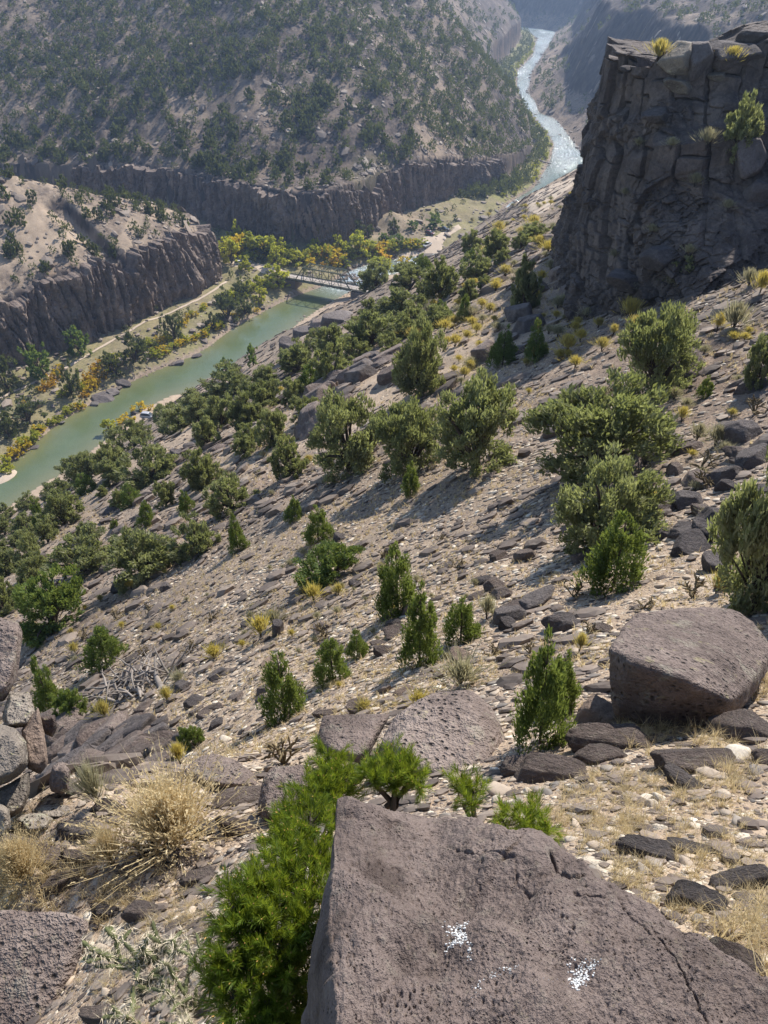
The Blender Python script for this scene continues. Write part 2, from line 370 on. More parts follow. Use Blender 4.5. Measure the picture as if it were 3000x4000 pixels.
def leaf_mat(name, cols, trans=.35, rough=.6, spec=.25, tc=(.45, .50, .08)):
    k = NT_(name); t = k.attr('tint'); r = k.rnd()
    f = k.math('ADD', k.math('MULTIPLY', t, .75), k.math('MULTIPLY', r, .25))
    n = len(cols); col = k.ramp(f, [(.1 + .8 * i / (n - 1), c) for i, c in enumerate(cols)])
    k.bsdf(col, rough, spec); tr = k.n('ShaderNodeBsdfTranslucent'); c2 = k.mix(.4, col, tc); k.l(c2, tr.inputs[0])
    mx = k.n('ShaderNodeMixShader'); mx.inputs[0].default_value = trans; k.l(k.p.outputs[0], mx.inputs[1]); k.l(tr.outputs[0], mx.inputs[2]); k.l(mx.outputs[0], k.out.inputs[0])
    return k.m
def water_mat():
    k = NT_('river_water'); P = k.pos()
    dp = k.attr('shore'); n = k.noise(P, .12, 3)
    col = k.mix(k.ramp(n, [(.35, 0.), (.65, 1.)]), (.084, .110, .050), (.100, .128, .063))
    col = k.mix(k.ramp(dp, [(.0, .85), (.5, .25), (1, 0.)]), col, (.16, .15, .075))
    Q = k.mapp(P, (1, 1, 1)); w1 = k.noise(Q, .55, 4, .6); w2 = k.noise(Q, 2.2, 3, .6)
    rf = k.attr('riffle_sky')
    h = k.math('ADD', k.math('MULTIPLY', w1, k.math('ADD', .10, k.math('MULTIPLY', rf, 3.2))), k.math('MULTIPLY', w2, k.math('ADD', .025, k.math('MULTIPLY', rf, .8))))
    foam = k.math('MULTIPLY', rf, k.ramp(k.noise(Q, .8, 6, .75), [(.48, 0.), (.60, 1.)]))
    col = k.mix(k.math('MULTIPLY', rf, 1.1, clamp=True), col, (.40, .50, .58)); col = k.mix(foam, col, (.80, .84, .86))  # blue-white mix paints the sky's reflection into riffled water
    return k.bsdf(col, k.math('ADD', .10, k.math('MULTIPLY', foam, .4)), .45, k.bump(h, .8, 1.0))
M = dict(
    ground=ground_mat(),
    cliff=basalt_mat('cliff_basalt', (.082, .062, .052), (.162, .124, .103), (.28, .215, .172), .12, False, True, obj=False),
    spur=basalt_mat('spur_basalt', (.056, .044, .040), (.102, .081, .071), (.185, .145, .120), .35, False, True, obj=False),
    rock=basalt_mat('basalt_rock', (.066, .048, .041), (.130, .097, .084), (.24, .19, .162), .34, True, False, .3, bstr=1.0),
    rockdark=basalt_mat('dark_basalt_rock', (.05, .042, .042), (.09, .075, .072), (.175, .148, .136), .34, True, False, .1, bstr=1.0),
    lichen=basalt_mat('lichen_basalt', (.10, .085, .072), (.18, .15, .125), (.30, .255, .205), .4, True, False, .8, bstr=1.0),
    hero=basalt_mat('vesicular_basalt', (.050, .035, .029), (.098, .073, .064), (.175, .136, .118), 2.4, True, False, .12, bstr=1.0),
    orange=basalt_mat('rusty_basalt', (.11, .080, .062), (.19, .138, .105), (.29, .212, .165), .4, False),
    juniper=leaf_mat('juniper_foliage', [(.075, .084, .048), (.15, .158, .088), (.23, .234, .128), (.32, .315, .175)], .46),
    pinyon=leaf_mat('pinyon_foliage', [(.030, .056, .016), (.062, .105, .026), (.10, .150, .038), (.16, .205, .06)], .40),
    needle=leaf_mat('pinyon_needles', [(.022, .045, .006), (.060, .105, .012), (.125, .185, .022), (.24, .29, .05)], .45, .45, .4, tc=(.55, .62, .04)),
    farleaf=leaf_mat('distant_foliage', [(.032, .044, .026), (.055, .070, .038), (.085, .098, .052)], .28),
    yellow=leaf_mat('autumn_yellow_foliage', [(.20, .17, .015), (.40, .31, .02), (.60, .46, .04), (.75, .62, .14)], .55, tc=(.95, .70, .06)),
    lime=leaf_mat('yellow_green_foliage', [(.14, .18, .025), (.27, .31, .04), (.42, .43, .06), (.58, .52, .08)], .5, tc=(.75, .70, .06)),
    green=leaf_mat('green_foliage', [(.035, .075, .022), (.065, .13, .035), (.13, .21, .065)], .45),
    orangeleaf=leaf_mat('autumn_orange_foliage', [(.26, .16, .02), (.46, .29, .03), (.66, .45, .07)], .5, tc=(.92, .58, .05)),
    rabbit=leaf_mat('rabbitbrush', [(.16, .14, .075), (.26, .23, .11), (.44, .36, .09), (.66, .53, .10)], .5, .8, tc=(.85, .68, .15)),
    sage=leaf_mat('grey_sage', [(.13, .125, .085), (.21, .20, .135), (.32, .30, .20), (.47, .43, .25)], .45, .8, tc=(.60, .52, .25)),
    dry=leaf_mat('dry_grass', [(.28, .21, .12), (.46, .36, .20), (.62, .50, .29), (.72, .61, .40)], .45, .7, tc=(.85, .68, .36)),
    bark=plain('bark', (.085, .065, .052), .9, .1, var=.35),
    deadwood=plain('weathered_wood', (.22, .19, .165), .9, .1, var=.35),
    darkwood=plain('dark_wood', (.05, .04, .034), .9, .1, var=.3),
    cholla=plain('cholla_green', (.105, .115, .05), .8, .2, var=.35),
    chollabrown=plain('cholla_brown', (.15, .115, .065), .9, .1, var=.35),
    spine=plain('cactus_spine', (.55, .47, .34), .6, .3, var=.2),
    steel=plain('green_painted_steel', (.105, .115, .075), .6, .3, var=.2),
    deck=plain('bridge_deck', (.44, .38, .33), .9, .1, var=.12),
    concrete=plain('abutment_stone', (.15, .125, .11), .95, .1, var=.3),
    dropping=plain('bird_dropping_white', (.60, .60, .58), .9, .1, var=.12),
    dirt=plain('dirt_road', (.45, .36, .275), .95, .1, var=.14),
    water=water_mat(),
)
def cobble_mat(name, cols):
    k = NT_(name); c = k.coord(); n = k.noise(c, 7, 4); col = k.ramp(k.attr('tint'), [(i / (len(cols) - 1), q) for i, q in enumerate(cols)])
    col = k.mix(k.ramp(n, [(.4, 0.), (.8, .5)]), col, (.2, .17, .14)); return k.bsdf(col, .75, .3)
M['cobble'] = cobble_mat('river_cobble', [(.12, .105, .095), (.25, .215, .18), (.42, .325, .235), (.54, .47, .375), (.64, .57, .46)])
M['scree'] = cobble_mat('scree_stone', [(.058, .043, .036), (.105, .080, .066), (.155, .120, .097), (.225, .175, .138), (.31, .25, .195)])
# ------------------------------------------------------------------ ground object with soil-type masks and upstream wall shade
X, Y = GX.ravel(), GY.ravel(); Rr = np.hypot(X, Y)
onleft = gdl > 0; onright = gdr > 0
sandy = np.where(onleft & (gdm > 3), .5 * sstep(4, 16, gdm) * sstep(-.3, .3, fbm(X / 11, Y / 11, seed=96)), 0)
sandy = np.maximum(sandy, np.where(onright & (Y < 330), .75 * sstep(11, 5, gdr), 0))
sandy = np.maximum(sandy, .5 * sstep(.15, .45, fbm(X / 26, Y / 26, seed=90)) * (onright & (Rr > 45) & (Y < 420)))
sandy = np.maximum(sandy, np.where(onleft & (gdw > 0), .22 * sstep(.15, .45, fbm(X / 22, Y / 60, seed=91) - .1), 0))
green = np.where(onleft & (gdm < -1) & (gdw < -1), .55 + .35 * fbm(X / 8, Y / 8, seed=92), 0)
green = np.where(onleft & (np.hypot(X - 4, Y - 377) < 22), .15, green); green = np.maximum(green, np.where((gdl > 0) & (gdl < 7), .5, 0)); green = np.where(onleft & (gdm < -1) & (gdw < -1) & (Y > 425), .95, green) * (np.maximum(gdl, gdr) > 1.5)
rub = np.where(onright, .35 + .5 * sstep(.0, .5, fbm(X / 20, Y / 20, seed=93)) + .35 * sstep(10, 35, X) * sstep(75, 25, Y), .75)
rub = np.where(onleft & (gdw > 0), 1.25, rub); rub = np.where(onleft & (gdm > 2), .85, rub) * sstep(8, 22, Rr)
rub = np.where(onright & (Y > 470), 1.0, rub)  # more dark rubble colour, painting in the right wall's shade
grav = np.where(onright & (Y < 450), .9, .5) * (1 - .5 * green)
red = sstep(.1, .5, fbm(X / 12, Y / 12, seed=94)) * .7 * (Rr < 420) * sstep(6, 16, Rr)
wet = np.where((gdl > -9) & (gdr > -9) & (gz < .25), sstep(.25, -.05, gz), 0)
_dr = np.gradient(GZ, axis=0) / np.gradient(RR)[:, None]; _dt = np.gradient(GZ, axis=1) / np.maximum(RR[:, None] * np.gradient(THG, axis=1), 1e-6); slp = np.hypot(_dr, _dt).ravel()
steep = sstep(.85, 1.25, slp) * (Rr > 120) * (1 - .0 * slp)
steep = np.maximum(steep, np.where(onright & (Y > 480) & (gdr > 24), .85 * sstep(-.35, .1, fbm(X / 22, Y / 30, seed=95) + .1), 0)); steep = np.where(onleft & (gdw > 0) & (Y > 640), np.maximum(steep, .5), steep); steep = np.where(onleft & (gdw > 0), np.maximum(steep, .15 + .5 * sstep(.25, -.25, fbm(X / 24, Y / 70, seed=97))), steep)  # upstream walls darkened in colour for deep shade; left slope is dark talus
ii = np.arange(NR - 1)[:, None] * NT + np.arange(NT - 1)[None, :]
F = np.stack([ii + NT, ii + NT + 1, ii + 1, ii], -1).reshape(-1, 4)
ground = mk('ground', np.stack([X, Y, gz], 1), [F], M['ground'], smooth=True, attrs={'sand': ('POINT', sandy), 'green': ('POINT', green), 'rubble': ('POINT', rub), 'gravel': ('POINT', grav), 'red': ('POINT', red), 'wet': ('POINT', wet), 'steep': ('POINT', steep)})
tag(ground, kind='structure')
# ------------------------------------------------------------------ river: a strip between the banks
def strip(A, B, n, m, ext=0.0):
    def par(P, n):
        P = np.asarray(P); s = np.r_[0, np.cumsum(np.hypot(*np.diff(P[:, :2], axis=0).T))]; t = np.linspace(0, s[-1], n); return np.stack([np.interp(t, s, P[:, 0]), np.interp(t, s, P[:, 1])], 1)
    A = par(A, n); B = par(B, n); w = np.linspace(-ext, 1 + ext, m)
    return A[:, None, :] * (1 - w[None, :, None]) + B[:, None, :] * w[None, :, None]
S = strip(LB, RB, 420, 24, .22); n, m = S.shape[:2]
sx, sy = S[..., 0].ravel(), S[..., 1].ravel()
q1, _ = sdist(LB, sx, sy); q2, _ = sdist(RB, sx, sy); depth = np.minimum(-q1, q2)
rif_sky = np.zeros_like(sx)
rapid = hitz(1410, 1090, 0)
rif_sky = np.maximum(rif_sky, np.exp(-((sx - rapid[0]) ** 2 + (sy - rapid[1]) ** 2) / 170.))
for u, v, w_, a in ((1650, 1018, 9, .9), (1955, 805, 12, .9), (2200, 520, 22, .35), (2235, 600, 22, .5), (2075, 330, 40, .45), (2110, 230, 60, .6), (2125, 165, 60, .6)):
    c = hitz(u, v, 0); rif_sky = np.maximum(rif_sky, a * np.exp(-((sx - c[0]) ** 2 + (sy - c[1]) ** 2) / w_ ** 2))
rif_sky = np.maximum(rif_sky, .62 * sstep(430, 560, sy) * (.6 + .5 * fbm(sx / 9, sy / 25, seed=77)))  # far reach raised so its colour carries the sky's reflection
iw = np.arange(n - 1)[:, None] * m + np.arange(m - 1)[None, :]
Fw = np.stack([iw, iw + m, iw + m + 1, iw + 1], -1).reshape(-1, 4)
nz = np.cross([S[1, 0, 0] - S[0, 0, 0], S[1, 0, 1] - S[0, 0, 1], 0], [S[0, 1, 0] - S[0, 0, 0], S[0, 1, 1] - S[0, 0, 1], 0])[2]
if nz < 0: Fw = Fw[:, ::-1]
tag(mk('river', np.stack([sx, sy, 0 * sx], 1), [Fw], M['water'], smooth=True, attrs={'shore': ('POINT', np.clip(depth / 9, 0, 1)), 'riffle_sky': ('POINT', rif_sky)}), kind='structure')
# ------------------------------------------------------------------ cliffs
def curtain(name, path, out_sign, zb, zt, nh, mat, disp, step=.8, lean=.12, lip=11, profile=None, push=3.6):
    P = resamp(path, step)
    for _ in range(6): P[1:-1] = .25 * P[:-2] + .5 * P[1:-1] + .25 * P[2:]
    T = np.gradient(P, axis=0); T /= np.linalg.norm(T, axis=1)[:, None]; N = np.stack([-T[:, 1], T[:, 0]], 1) * out_sign
    for _ in range(8): N[1:-1] = (N[:-2] + N[1:-1] + N[2:]) / 3
    P = P + N * push
    s = np.r_[0, np.cumsum(np.hypot(*np.diff(P, axis=0).T))]; n = len(P)
    ZB, ZT = zb(P, s), zt(P, s); h = np.linspace(0, 1, nh); nl = 7
    hh = np.r_[h, np.ones(nl)]; lipf = np.r_[np.zeros(nh), np.linspace(1. / nl, 1, nl)]
    z = ZB[:, None] + (ZT - ZB)[:, None] * hh[None, :]
    back = (lean * (ZT - ZB))[:, None] * (hh[None, :] if profile is None else profile(hh)[None, :]) + lip * lipf[None, :]
    x = P[:, 0][:, None] - N[:, 0][:, None] * back; y = P[:, 1][:, None] - N[:, 1][:, None] * back
    S_ = np.broadcast_to(s[:, None], x.shape)
    d, dz = disp(S_, z, x, y, np.broadcast_to(hh[None, :], x.shape)); fade = (1 - lipf)[None, :]
    d = d * fade; x = x + N[:, 0][:, None] * d; y = y + N[:, 1][:, None] * d; z = z + dz * fade - 1.2 * lipf[None, :] ** 2
    K = nh + nl; ij = np.arange(n - 1)[:, None] * K + np.arange(K - 1)[None, :]
    Fq = np.stack([ij, ij + K, ij + K + 1, ij + 1], -1).reshape(-1, 4)
    if out_sign > 0: Fq = Fq[:, ::-1]
    return tag(mk(name, np.stack([x.ravel(), y.ravel(), z.ravel()], 1), [Fq], mat, smooth=False), kind='structure')
def columns(S_, z, x, y, h):
    w = S_ + 1.2 * fbm(S_ / 4, z / 9, seed=101) + 7 * fbm(S_ / 26, z / 60, seed=100)
    f1, f2, idv = cell(w / 3.1, z / 26, 0 * z + .5, 103); g1, g2, jd = cell(w / 1.4, z / 5, 0 * z + .5, 105)
    d = 2.6 * idv + .8 * jd - 1.5 * sstep(.22, .0, f2) - .5 * sstep(.15, 0, g2) + 1.2 * fbm(S_ / 9, z / 9, seed=107) + 3.4 * fbm(S_ / 30, z / 40, seed=108) + .9 * (1 - h) * fbm(S_ / 3, z / 2.5, seed=106)
    dz = (-2.6 * idv + 1.0 * fbm(S_ / 2.5, z * 0, seed=109)) * sstep(.55, 1, h)
    return d - 1.0, dz
sel = (MND[:, 1] > 60) & ~((MND[:, 0] < -110) & (MND[:, 1] > 325))
mp = MND[sel]
_, _sm = sdist(MND, mp[:, 0], mp[:, 1])
curtain('cliff', mp, -1, lambda P, s: np.maximum(ground_z(P[:, 0] + 5, P[:, 1] - 3) - 3, .2), lambda P, s: ground_z(P[:, 0] - 9, P[:, 1] + 5) - .1 + .8 * fbm(s / 6, s * 0, seed=99), 44, M['cliff'], columns, step=.45, lean=.13)
wp = WAL[(WAL[:, 0] > -150) & (WAL[:, 1] < 470)]
curtain('cliff', wp, -1, lambda P, s: np.maximum(ground_z(P[:, 0] + 2, P[:, 1] - 6) - 3, .2), lambda P, s: ground_z(P[:, 0] - 1, P[:, 1] + 9) + .8 * fbm(s / 6, s * 0, seed=98), 40, M['cliff'], columns, step=.6, lean=.13)
# ---- the near spur
bu = [(2232, 1250), (2420, 1225), (2560, 1195), (2700, 1160), (2830, 1120), (2960, 1060), (3120, 980), (3400, 880)]
tu = [(2383, 268, 6.5), (2480, 258, 7.5), (2595, 245, 9), (2730, 236, 10), (2880, 215, 10.5), (2960, 170, 10), (3120, 90, 9.5), (3400, 40, 9)]
Bp = [at(u, v)[0] for u, v in bu]; Tp = []
for b, (u, v, sb) in zip(Bp, tu):
    d = ray(u, v); t = (b[1] + sb) / d[1]; Tp.append(np.array([0, 0, CAMZ]) + t * d)
b0, t0 = Bp[0], Tp[0]
Bp = [b0 + np.array([5.5, 34, -9]), b0 + np.array([2.2, 13, -3.5]), b0 + np.array([.5, 3, -.9])] + Bp
Tp = [t0 + np.array([8, 32, -1.5]), t0 + np.array([3.2, 10, -.4]), t0 + np.array([.8, 2.2, 0])] + Tp
Bp, Tp = np.array(Bp), np.array(Tp)
ss = np.r_[0, np.cumsum(np.linalg.norm(np.diff(Bp, axis=0), axis=1))]; sn = np.linspace(0, ss[-1], 640)
Bs = np.stack([np.interp(sn, ss, Bp[:, k]) for k in range(3)], 1); Ts = np.stack([np.interp(sn, ss, Tp[:, k]) for k in range(3)], 1)
Ts[:, 2] += 1.5 * (_h(np.floor(sn / 2.9 + .3), 0 * sn, 0 * sn, 251) - .45) * (sn > 30)
for A in (Bs, Ts):
    for _ in range(25 if A is Bs else 6): A[1:-1] = .25 * A[:-2] + .5 * A[1:-1] + .25 * A[2:]
nh = 380; hh = np.linspace(-.08, 1, nh); nl = 30
g = np.interp(hh, [-.08, 0, .40, .48, .63, .68, .76, .80, 1], [-.10, 0, .52, .60, .63, .80, .86, .93, 1.0])
Pm = Bs[:, None, :] * (1 - g)[None, :, None] + Ts[:, None, :] * g[None, :, None]
Pm[..., 2] = Bs[:, 2][:, None] * (1 - hh)[None, :] + Ts[:, 2][:, None] * hh[None, :]
tn = np.gradient(Bs, axis=0)[:, :2]; tn /= np.linalg.norm(tn, axis=1)[:, None]; ON = np.stack([tn[:, 1], -tn[:, 0]], 1)
for _ in range(40): ON[1:-1] = (ON[:-2] + ON[1:-1] + ON[2:]) / 3
lipd = np.linspace(0, 1, nl + 1)[1:]
Lp = Ts[:, None, :] + np.zeros((1, nl, 1)); Lp[..., 0] -= ON[:, 0][:, None] * (7 * lipd)[None, :]; Lp[..., 1] -= ON[:, 1][:, None] * (7 * lipd)[None, :]; Lp[..., 2] -= (.4 * lipd + 9 * np.clip(lipd - .55, 0, 1) ** 1.5)[None, :]
Pm = np.concatenate([Pm, Lp], 1); K = nh + nl
x, y, z = Pm[..., 0], Pm[..., 1], Pm[..., 2]
f1, f2, idv = cell(x / 2.5 + .35 * fbm(x / 2, z / 2, o=2, seed=201), y / 2.5, z / 4.2, 203)
g1, g2, jd = cell(x / .85, y / .85, z / .8, 205); k1, k2, kd = cell(x / .33, y / .33, z / .3, 207)
hb = np.r_[hh, np.full(nl, 1.)][None, :]
tier = np.clip(sstep(.44, .5, hb) * sstep(.70, .64, hb) + sstep(.76, .8, hb), 0, 1) + 0 * x
sB = np.broadcast_to(sn[:, None], x.shape); wj = sB + .5 * fbm(sB / 2.2, z / 3.5, seed=221)
def rnd2(i, j, sd): return _h(i, j, 0 * i, sd)
bw_ = wj / 1.75; bx = np.floor(bw_); fx_ = bw_ - bx; zo = z / 2.3 + rnd2(bx, 0 * bx, 222) * 1.0 + .12 * fbm(sB / 1.5, z / 3, seed=223); bz = np.floor(zo); fz_ = zo - bz
jx = np.minimum(fx_, 1 - fx_) * 1.75; jz = np.minimum(fz_, 1 - fz_) * 2.3
blocks = 1.0 * (rnd2(bx, 0 * bx, 224) - .5) + .75 * (rnd2(bx, bz, 225) - .5) - .55 * sstep(.10, .02, jx) - .28 * sstep(.08, .02, jz) + .25 * (fx_ - .5) * (rnd2(bx, bz, 226) - .5)
bw2 = (sB + .4 * fbm(sB, z, seed=227)) / .8; b2x = np.floor(bw2); zo2 = z / .75 + rnd2(b2x, 0 * b2x, 228); b2z = np.floor(zo2); f2x = bw2 - b2x; f2z = zo2 - b2z
small = .5 * (rnd2(b2x, b2z, 229) - .5) - .16 * sstep(.1, .02, np.minimum(f2x, 1 - f2x)) - .14 * sstep(.1, .02, np.minimum(f2z, 1 - f2z))
mixb = sstep(-.25, .25, fbm(sB / 4, z / 4, seed=230))
d = tier * (blocks + .12 * (jd - .5)) + (1 - tier) * (mixb * (.8 * blocks + .6 * small) + (1 - mixb) * (.8 * (idv - .4) + .5 * (jd - .4) - .14 * sstep(.10, 0, g2) + .25 * (kd - .4))) + .8 * fbm(x / 6, z / 6, y / 6, seed=209) + .07 * fbm(x / .4, z / .4, y / .4, o=2, seed=211)
d = np.concatenate([d[:, :nh], .35 * d[:, nh:] + .9 * fbm(x[:, nh:] / 1.8, y[:, nh:] / 1.8, seed=240) + .35 * (cell(x[:, nh:] / 1.3, y[:, nh:] / 1.3, 0 * x[:, nh:] + .5, 241)[2] - .5)], 1)
fl = np.r_[np.ones(nh), 1 - .7 * lipd][None, :]
x = x + ON[:, 0][:, None] * d * fl; y = y + ON[:, 1][:, None] * d * fl; z = z + .35 * d * np.r_[np.zeros(nh - 40), np.linspace(0, 1, 40), np.full(nl, 1.0)][None, :]
ij = np.arange(len(sn) - 1)[:, None] * K + np.arange(K - 1)[None, :]
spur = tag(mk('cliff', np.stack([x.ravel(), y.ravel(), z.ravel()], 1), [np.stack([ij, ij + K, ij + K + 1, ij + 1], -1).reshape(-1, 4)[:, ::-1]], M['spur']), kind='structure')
SPV = np.stack([x, y, z], -1)   # kept for standing things on it
# ------------------------------------------------------------------ light, sky
SAZ = math.radians(33); SEL = math.radians(43)
w = bpy.data.worlds.new('World'); SC.world = w; w.use_nodes = True; wt_ = w.node_tree
sky = wt_.nodes.new('ShaderNodeTexSky'); sky.sky_type = 'NISHITA'; sky.sun_disc = False; sky.sun_elevation = SEL; sky.sun_rotation = SAZ; sky.altitude = 1900
wt_.links.new(sky.outputs[0], wt_.nodes['Background'].inputs[0]); wt_.nodes['Background'].inputs[1].default_value = .125
sl = bpy.data.lights.new('sun', 'SUN'); sl.energy = 5.0; sl.angle = math.radians(.53); sl.color = (1, .95, .87)
sun = bpy.data.objects.new('sun', sl); COL.objects.link(sun)
sun.rotation_euler = Vector((-math.sin(SAZ) * math.cos(SEL), -math.cos(SAZ) * math.cos(SEL), -math.sin(SEL))).to_track_quat('-Z', 'Y').to_euler(); sun.location = (300, 500, 600)
SC.view_settings.view_transform = 'Standard'; SC.view_settings.look = 'None'; SC.view_settings.exposure = 0.82; SC.view_settings.gamma = 1
# ------------------------------------------------------------------ shape makers
def unit(v): return v / np.maximum(np.linalg.norm(v, axis=-1, keepdims=True), 1e-9)
def rsph(n, r): return unit(r.normal(size=(n, 3)))
def cards(C, D, L, W, r, bend=.0):
    """pointed leaf sprays: one diamond quad per centre"""
    n = len(C); L = np.broadcast_to(L, (n,))[:, None]; W = np.broadcast_to(W, (n,))[:, None]
    S_ = unit(np.cross(D, rsph(n, r)));
    b = C - D * L * .45; t = C + D * L * .55; m = C + unit(np.cross(D, S_)) * L * bend
    V = np.stack([b, m + S_ * W * .5, t, m - S_ * W * .5], 1).reshape(-1, 3)
    return V, np.arange(4 * n).reshape(n, 4)
def tube(P, R, k=6):
    P = np.asarray(P, float); R = np.asarray(R, float); n = len(P)
    T = unit(np.gradient(P, axis=0)); up = np.array([.31, .17, .93]); A = unit(np.cross(T, up)); B = np.cross(T, A)
    an = np.linspace(0, 2 * math.pi, k, endpoint=False)
    V = (P[:, None, :] + R[:, None, None] * (np.cos(an)[None, :, None] * A[:, None, :] + np.sin(an)[None, :, None] * B[:, None, :])).reshape(-1, 3)
    i = np.arange(n - 1)[:, None] * k + np.arange(k)[None, :]; j = np.arange(n - 1)[:, None] * k + (np.arange(k)[None, :] + 1) % k
    return V, np.stack([i, j, j + k, i + k], -1).reshape(-1, 4)
class MB:
    def __init__(s): s.V = []; s.F = {3: [], 4: []}; s.n = 0; s.t = []; s.mi = {3: [], 4: []}
    def add(s, V, F, tint=None, mi=0):
        V = np.asarray(V, float); F = np.asarray(F, int); s.V.append(V); s.F[F.shape[1]].append(F + s.n); s.mi[F.shape[1]].append(np.full(len(F), mi)); s.n += len(V)
        s.t.append(np.full(len(V), .5) if tint is None else np.broadcast_to(tint, (len(V),)))
        return s
    def bar(s, a, b, r, k=4, r2=None, tint=None, mi=0):
        a = np.asarray(a, float); b = np.asarray(b, float); V, F = tube([a, b], [r, r if r2 is None else r2], k); s.add(V, F, tint, mi)
        c = len(V) // 2; 
        if k == 4: s.F[4].append(np.array([[3, 2, 1, 0], [4, 5, 6, 7]]) + s.n - 8); s.mi[4].append(np.full(2, mi))
        return s
    def box(s, c, d, rz=0, tint=None, mi=0):
        c = np.asarray(c, float); x, y, z = np.asarray(d, float) / 2
        V = np.array([[a, b, e] for a in (-x, x) for b in (-y, y) for e in (-z, z)]); cz, sz = math.cos(rz), math.sin(rz)
        V = np.stack([V[:, 0] * cz - V[:, 1] * sz, V[:, 0] * sz + V[:, 1] * cz, V[:, 2]], 1) + c
        return s.add(V, [(0, 1, 3, 2), (4, 6, 7, 5), (0, 4, 5, 1), (2, 3, 7, 6), (0, 2, 6, 4), (1, 5, 7, 3)], tint, mi)
    def build(s, name, mat, parent=None, smooth=False):
        mi = np.concatenate([q for k in (3, 4) for q in s.mi[k]]) if isinstance(mat, (list, tuple)) else None
        fs = [np.concatenate(s.F[k]) for k in (3, 4) if s.F[k]]
        return mk(name, np.concatenate(s.V), fs, mat, parent, smooth, {'tint': ('POINT', np.concatenate(s.t))}, mi)
def crown_clumps(kind, n, r):
    """clump centres, outward directions, clump radii for a crown of unit width and height"""
    if kind == 'cone':
        h = 1 - np.sqrt(r.random(n)) * .95; h = np.clip(h, .02, .99); rad = (.06 + .44 * (1 - h) ** .85) * np.sqrt(r.random(n) * .75 + .25)
        az = r.random(n) * 2 * math.pi + 0; lump = 1 + .22 * np.sin(az * 3 + h * 9 + r.random() * 6)
        C = np.stack([rad * lump * np.cos(az), rad * lump * np.sin(az), .03 + .95 * h], 1); O = np.stack([np.cos(az), np.sin(az), .35 + 0 * az], 1)
        R_ = .050 + .055 * (1 - h)
    else:
        nl = 6 if kind == 'round' else 9
        az = np.arange(nl) * 6.283 / nl + r.random(nl) * .9; hz = .22 + .50 * r.random(nl); ra = np.sqrt(np.clip(1 - ((hz - .35) / .62) ** 2, .1, 1)) * .30
        ra[0] = .05; hz[0] = .70
        Lc = np.stack([ra * np.cos(az), ra * np.sin(az), hz], 1); Lr = .20 + .10 * r.random(nl)
        if kind == 'wide': Lr *= .85; Lc[:, :2] *= 1.12
        k = r.integers(0, nl, n); dirs = rsph(n, r)
        C = Lc[k] + dirs * (Lr[k] * (.45 + .62 * r.random(n)))[:, None] * np.array([1, 1, 1.1])
        low = r.random(n) < .20; az = r.random(n) * 6.283; ql = .18 + .24 * r.random(n); C[low] = np.stack([ql * np.cos(az), ql * np.sin(az), .06 + .2 * r.random(n)], 1)[low]
        C[:, 2] = np.clip(C[:, 2], .05, .97); C[:, :2] = np.clip(C[:, :2], -.52, .52); O = unit(C - np.array([0, 0, .35])); R_ = np.full(n, .062)
    return C, unit(O), R_
def make_tree(name, kind, nc, nl, leaf, bark, seed, ll=.075, lw=.36, up=.7, parts=True, limbs=6):
    r = np.random.default_rng(seed); C, O, R_ = crown_clumps(kind, nc, r)
    k = np.repeat(np.arange(nc), nl); n = len(k)
    P = C[k] + rsph(n, r) * (R_[k] * r.random(n) ** .5)[:, None] * 1.25
    D = unit(O[k] * .6 + np.array([0, 0, up]) + rsph(n, r) * .75)
    L = ll * (.6 + .8 * r.random(n))
    V, F = cards(P, D, L, L * lw, r, .08)
    ct = r.random(nc); t = np.clip(.55 * ct[k] + .45 * r.random(n), 0, 1)
    # limbs
    tb = MB()
    if kind == 'cone': 
        tb.add(*tube([[0, 0, -.06], [.01, 0, .3], [0, .01, .62], [0, 0, .92]], [.028, .022, .012, .003], 6))
        for i in range(14):
            h = .1 + .75 * r.random(); az = r.random() * 6.28; q = .4 * (1 - h); tb.add(*tube([[0, 0, h], [q * .5 * math.cos(az), q * .5 * math.sin(az), h + .04], [q * math.cos(az), q * math.sin(az), h + .06]], [.008, .005, .002], 4))
    else:
        tb.add(*tube([[0, 0, -.08], [.01, .0, .08], [.0, .01, .20]], [.05, .042, .034], 7))
        ix = r.permutation(nc)[:limbs * 4]
        for i in ix[:limbs]:
            e = C[i]; m1 = np.array([e[0] * .35, e[1] * .35, .18 + .25 * e[2]]); m2 = np.array([e[0] * .75, e[1] * .75, .1 + .72 * e[2]])
            tb.add(*tube([[0, 0, .06], m1, m2, e], [.032, .022, .013, .004], 5))
        for i in ix[limbs:]:
            e = C[i]; m1 = e * np.array([.5, .5, .6]) + rsph(1, r)[0] * .03
            tb.add(*tube([m1 * np.array([.6, .6, .7]), m1, e], [.010, .007, .002], 4))
    if parts:
        root = empty(name); mk('crown', V, [F], leaf, root, False, {'tint': ('POINT', np.repeat(t, 4))}); tb.build('trunk', bark, root, True)
        return root
    m = MB(); m.add(V, F, np.repeat(t, 4), 0)
    for v, f in ((np.concatenate(tb.V), np.concatenate(tb.F[4])),): m.add(v, f, .5, 1)
    return m.build(name, [leaf, bark])
def hide(o):
    o.location = (0, 0, -500)
PROTO = {}
def proto(key, fn):
    if key not in PROTO: PROTO[key] = fn()
    return PROTO[key]
used = set()
def place(key, loc, scale, rz, name=None, label=None, cat=None, group=None, tilt=(0, 0)):
    src = PROTO[key]
    if key in used: o = copy_tree(src)
    else: o = src; used.add(key)
    o.location = loc; o.scale = scale; o.rotation_euler = (tilt[0], tilt[1], rz)
    for k_ in ('label', 'category', 'group'):
        if k_ in o: del o[k_]
    return tag(o, label, cat, group)
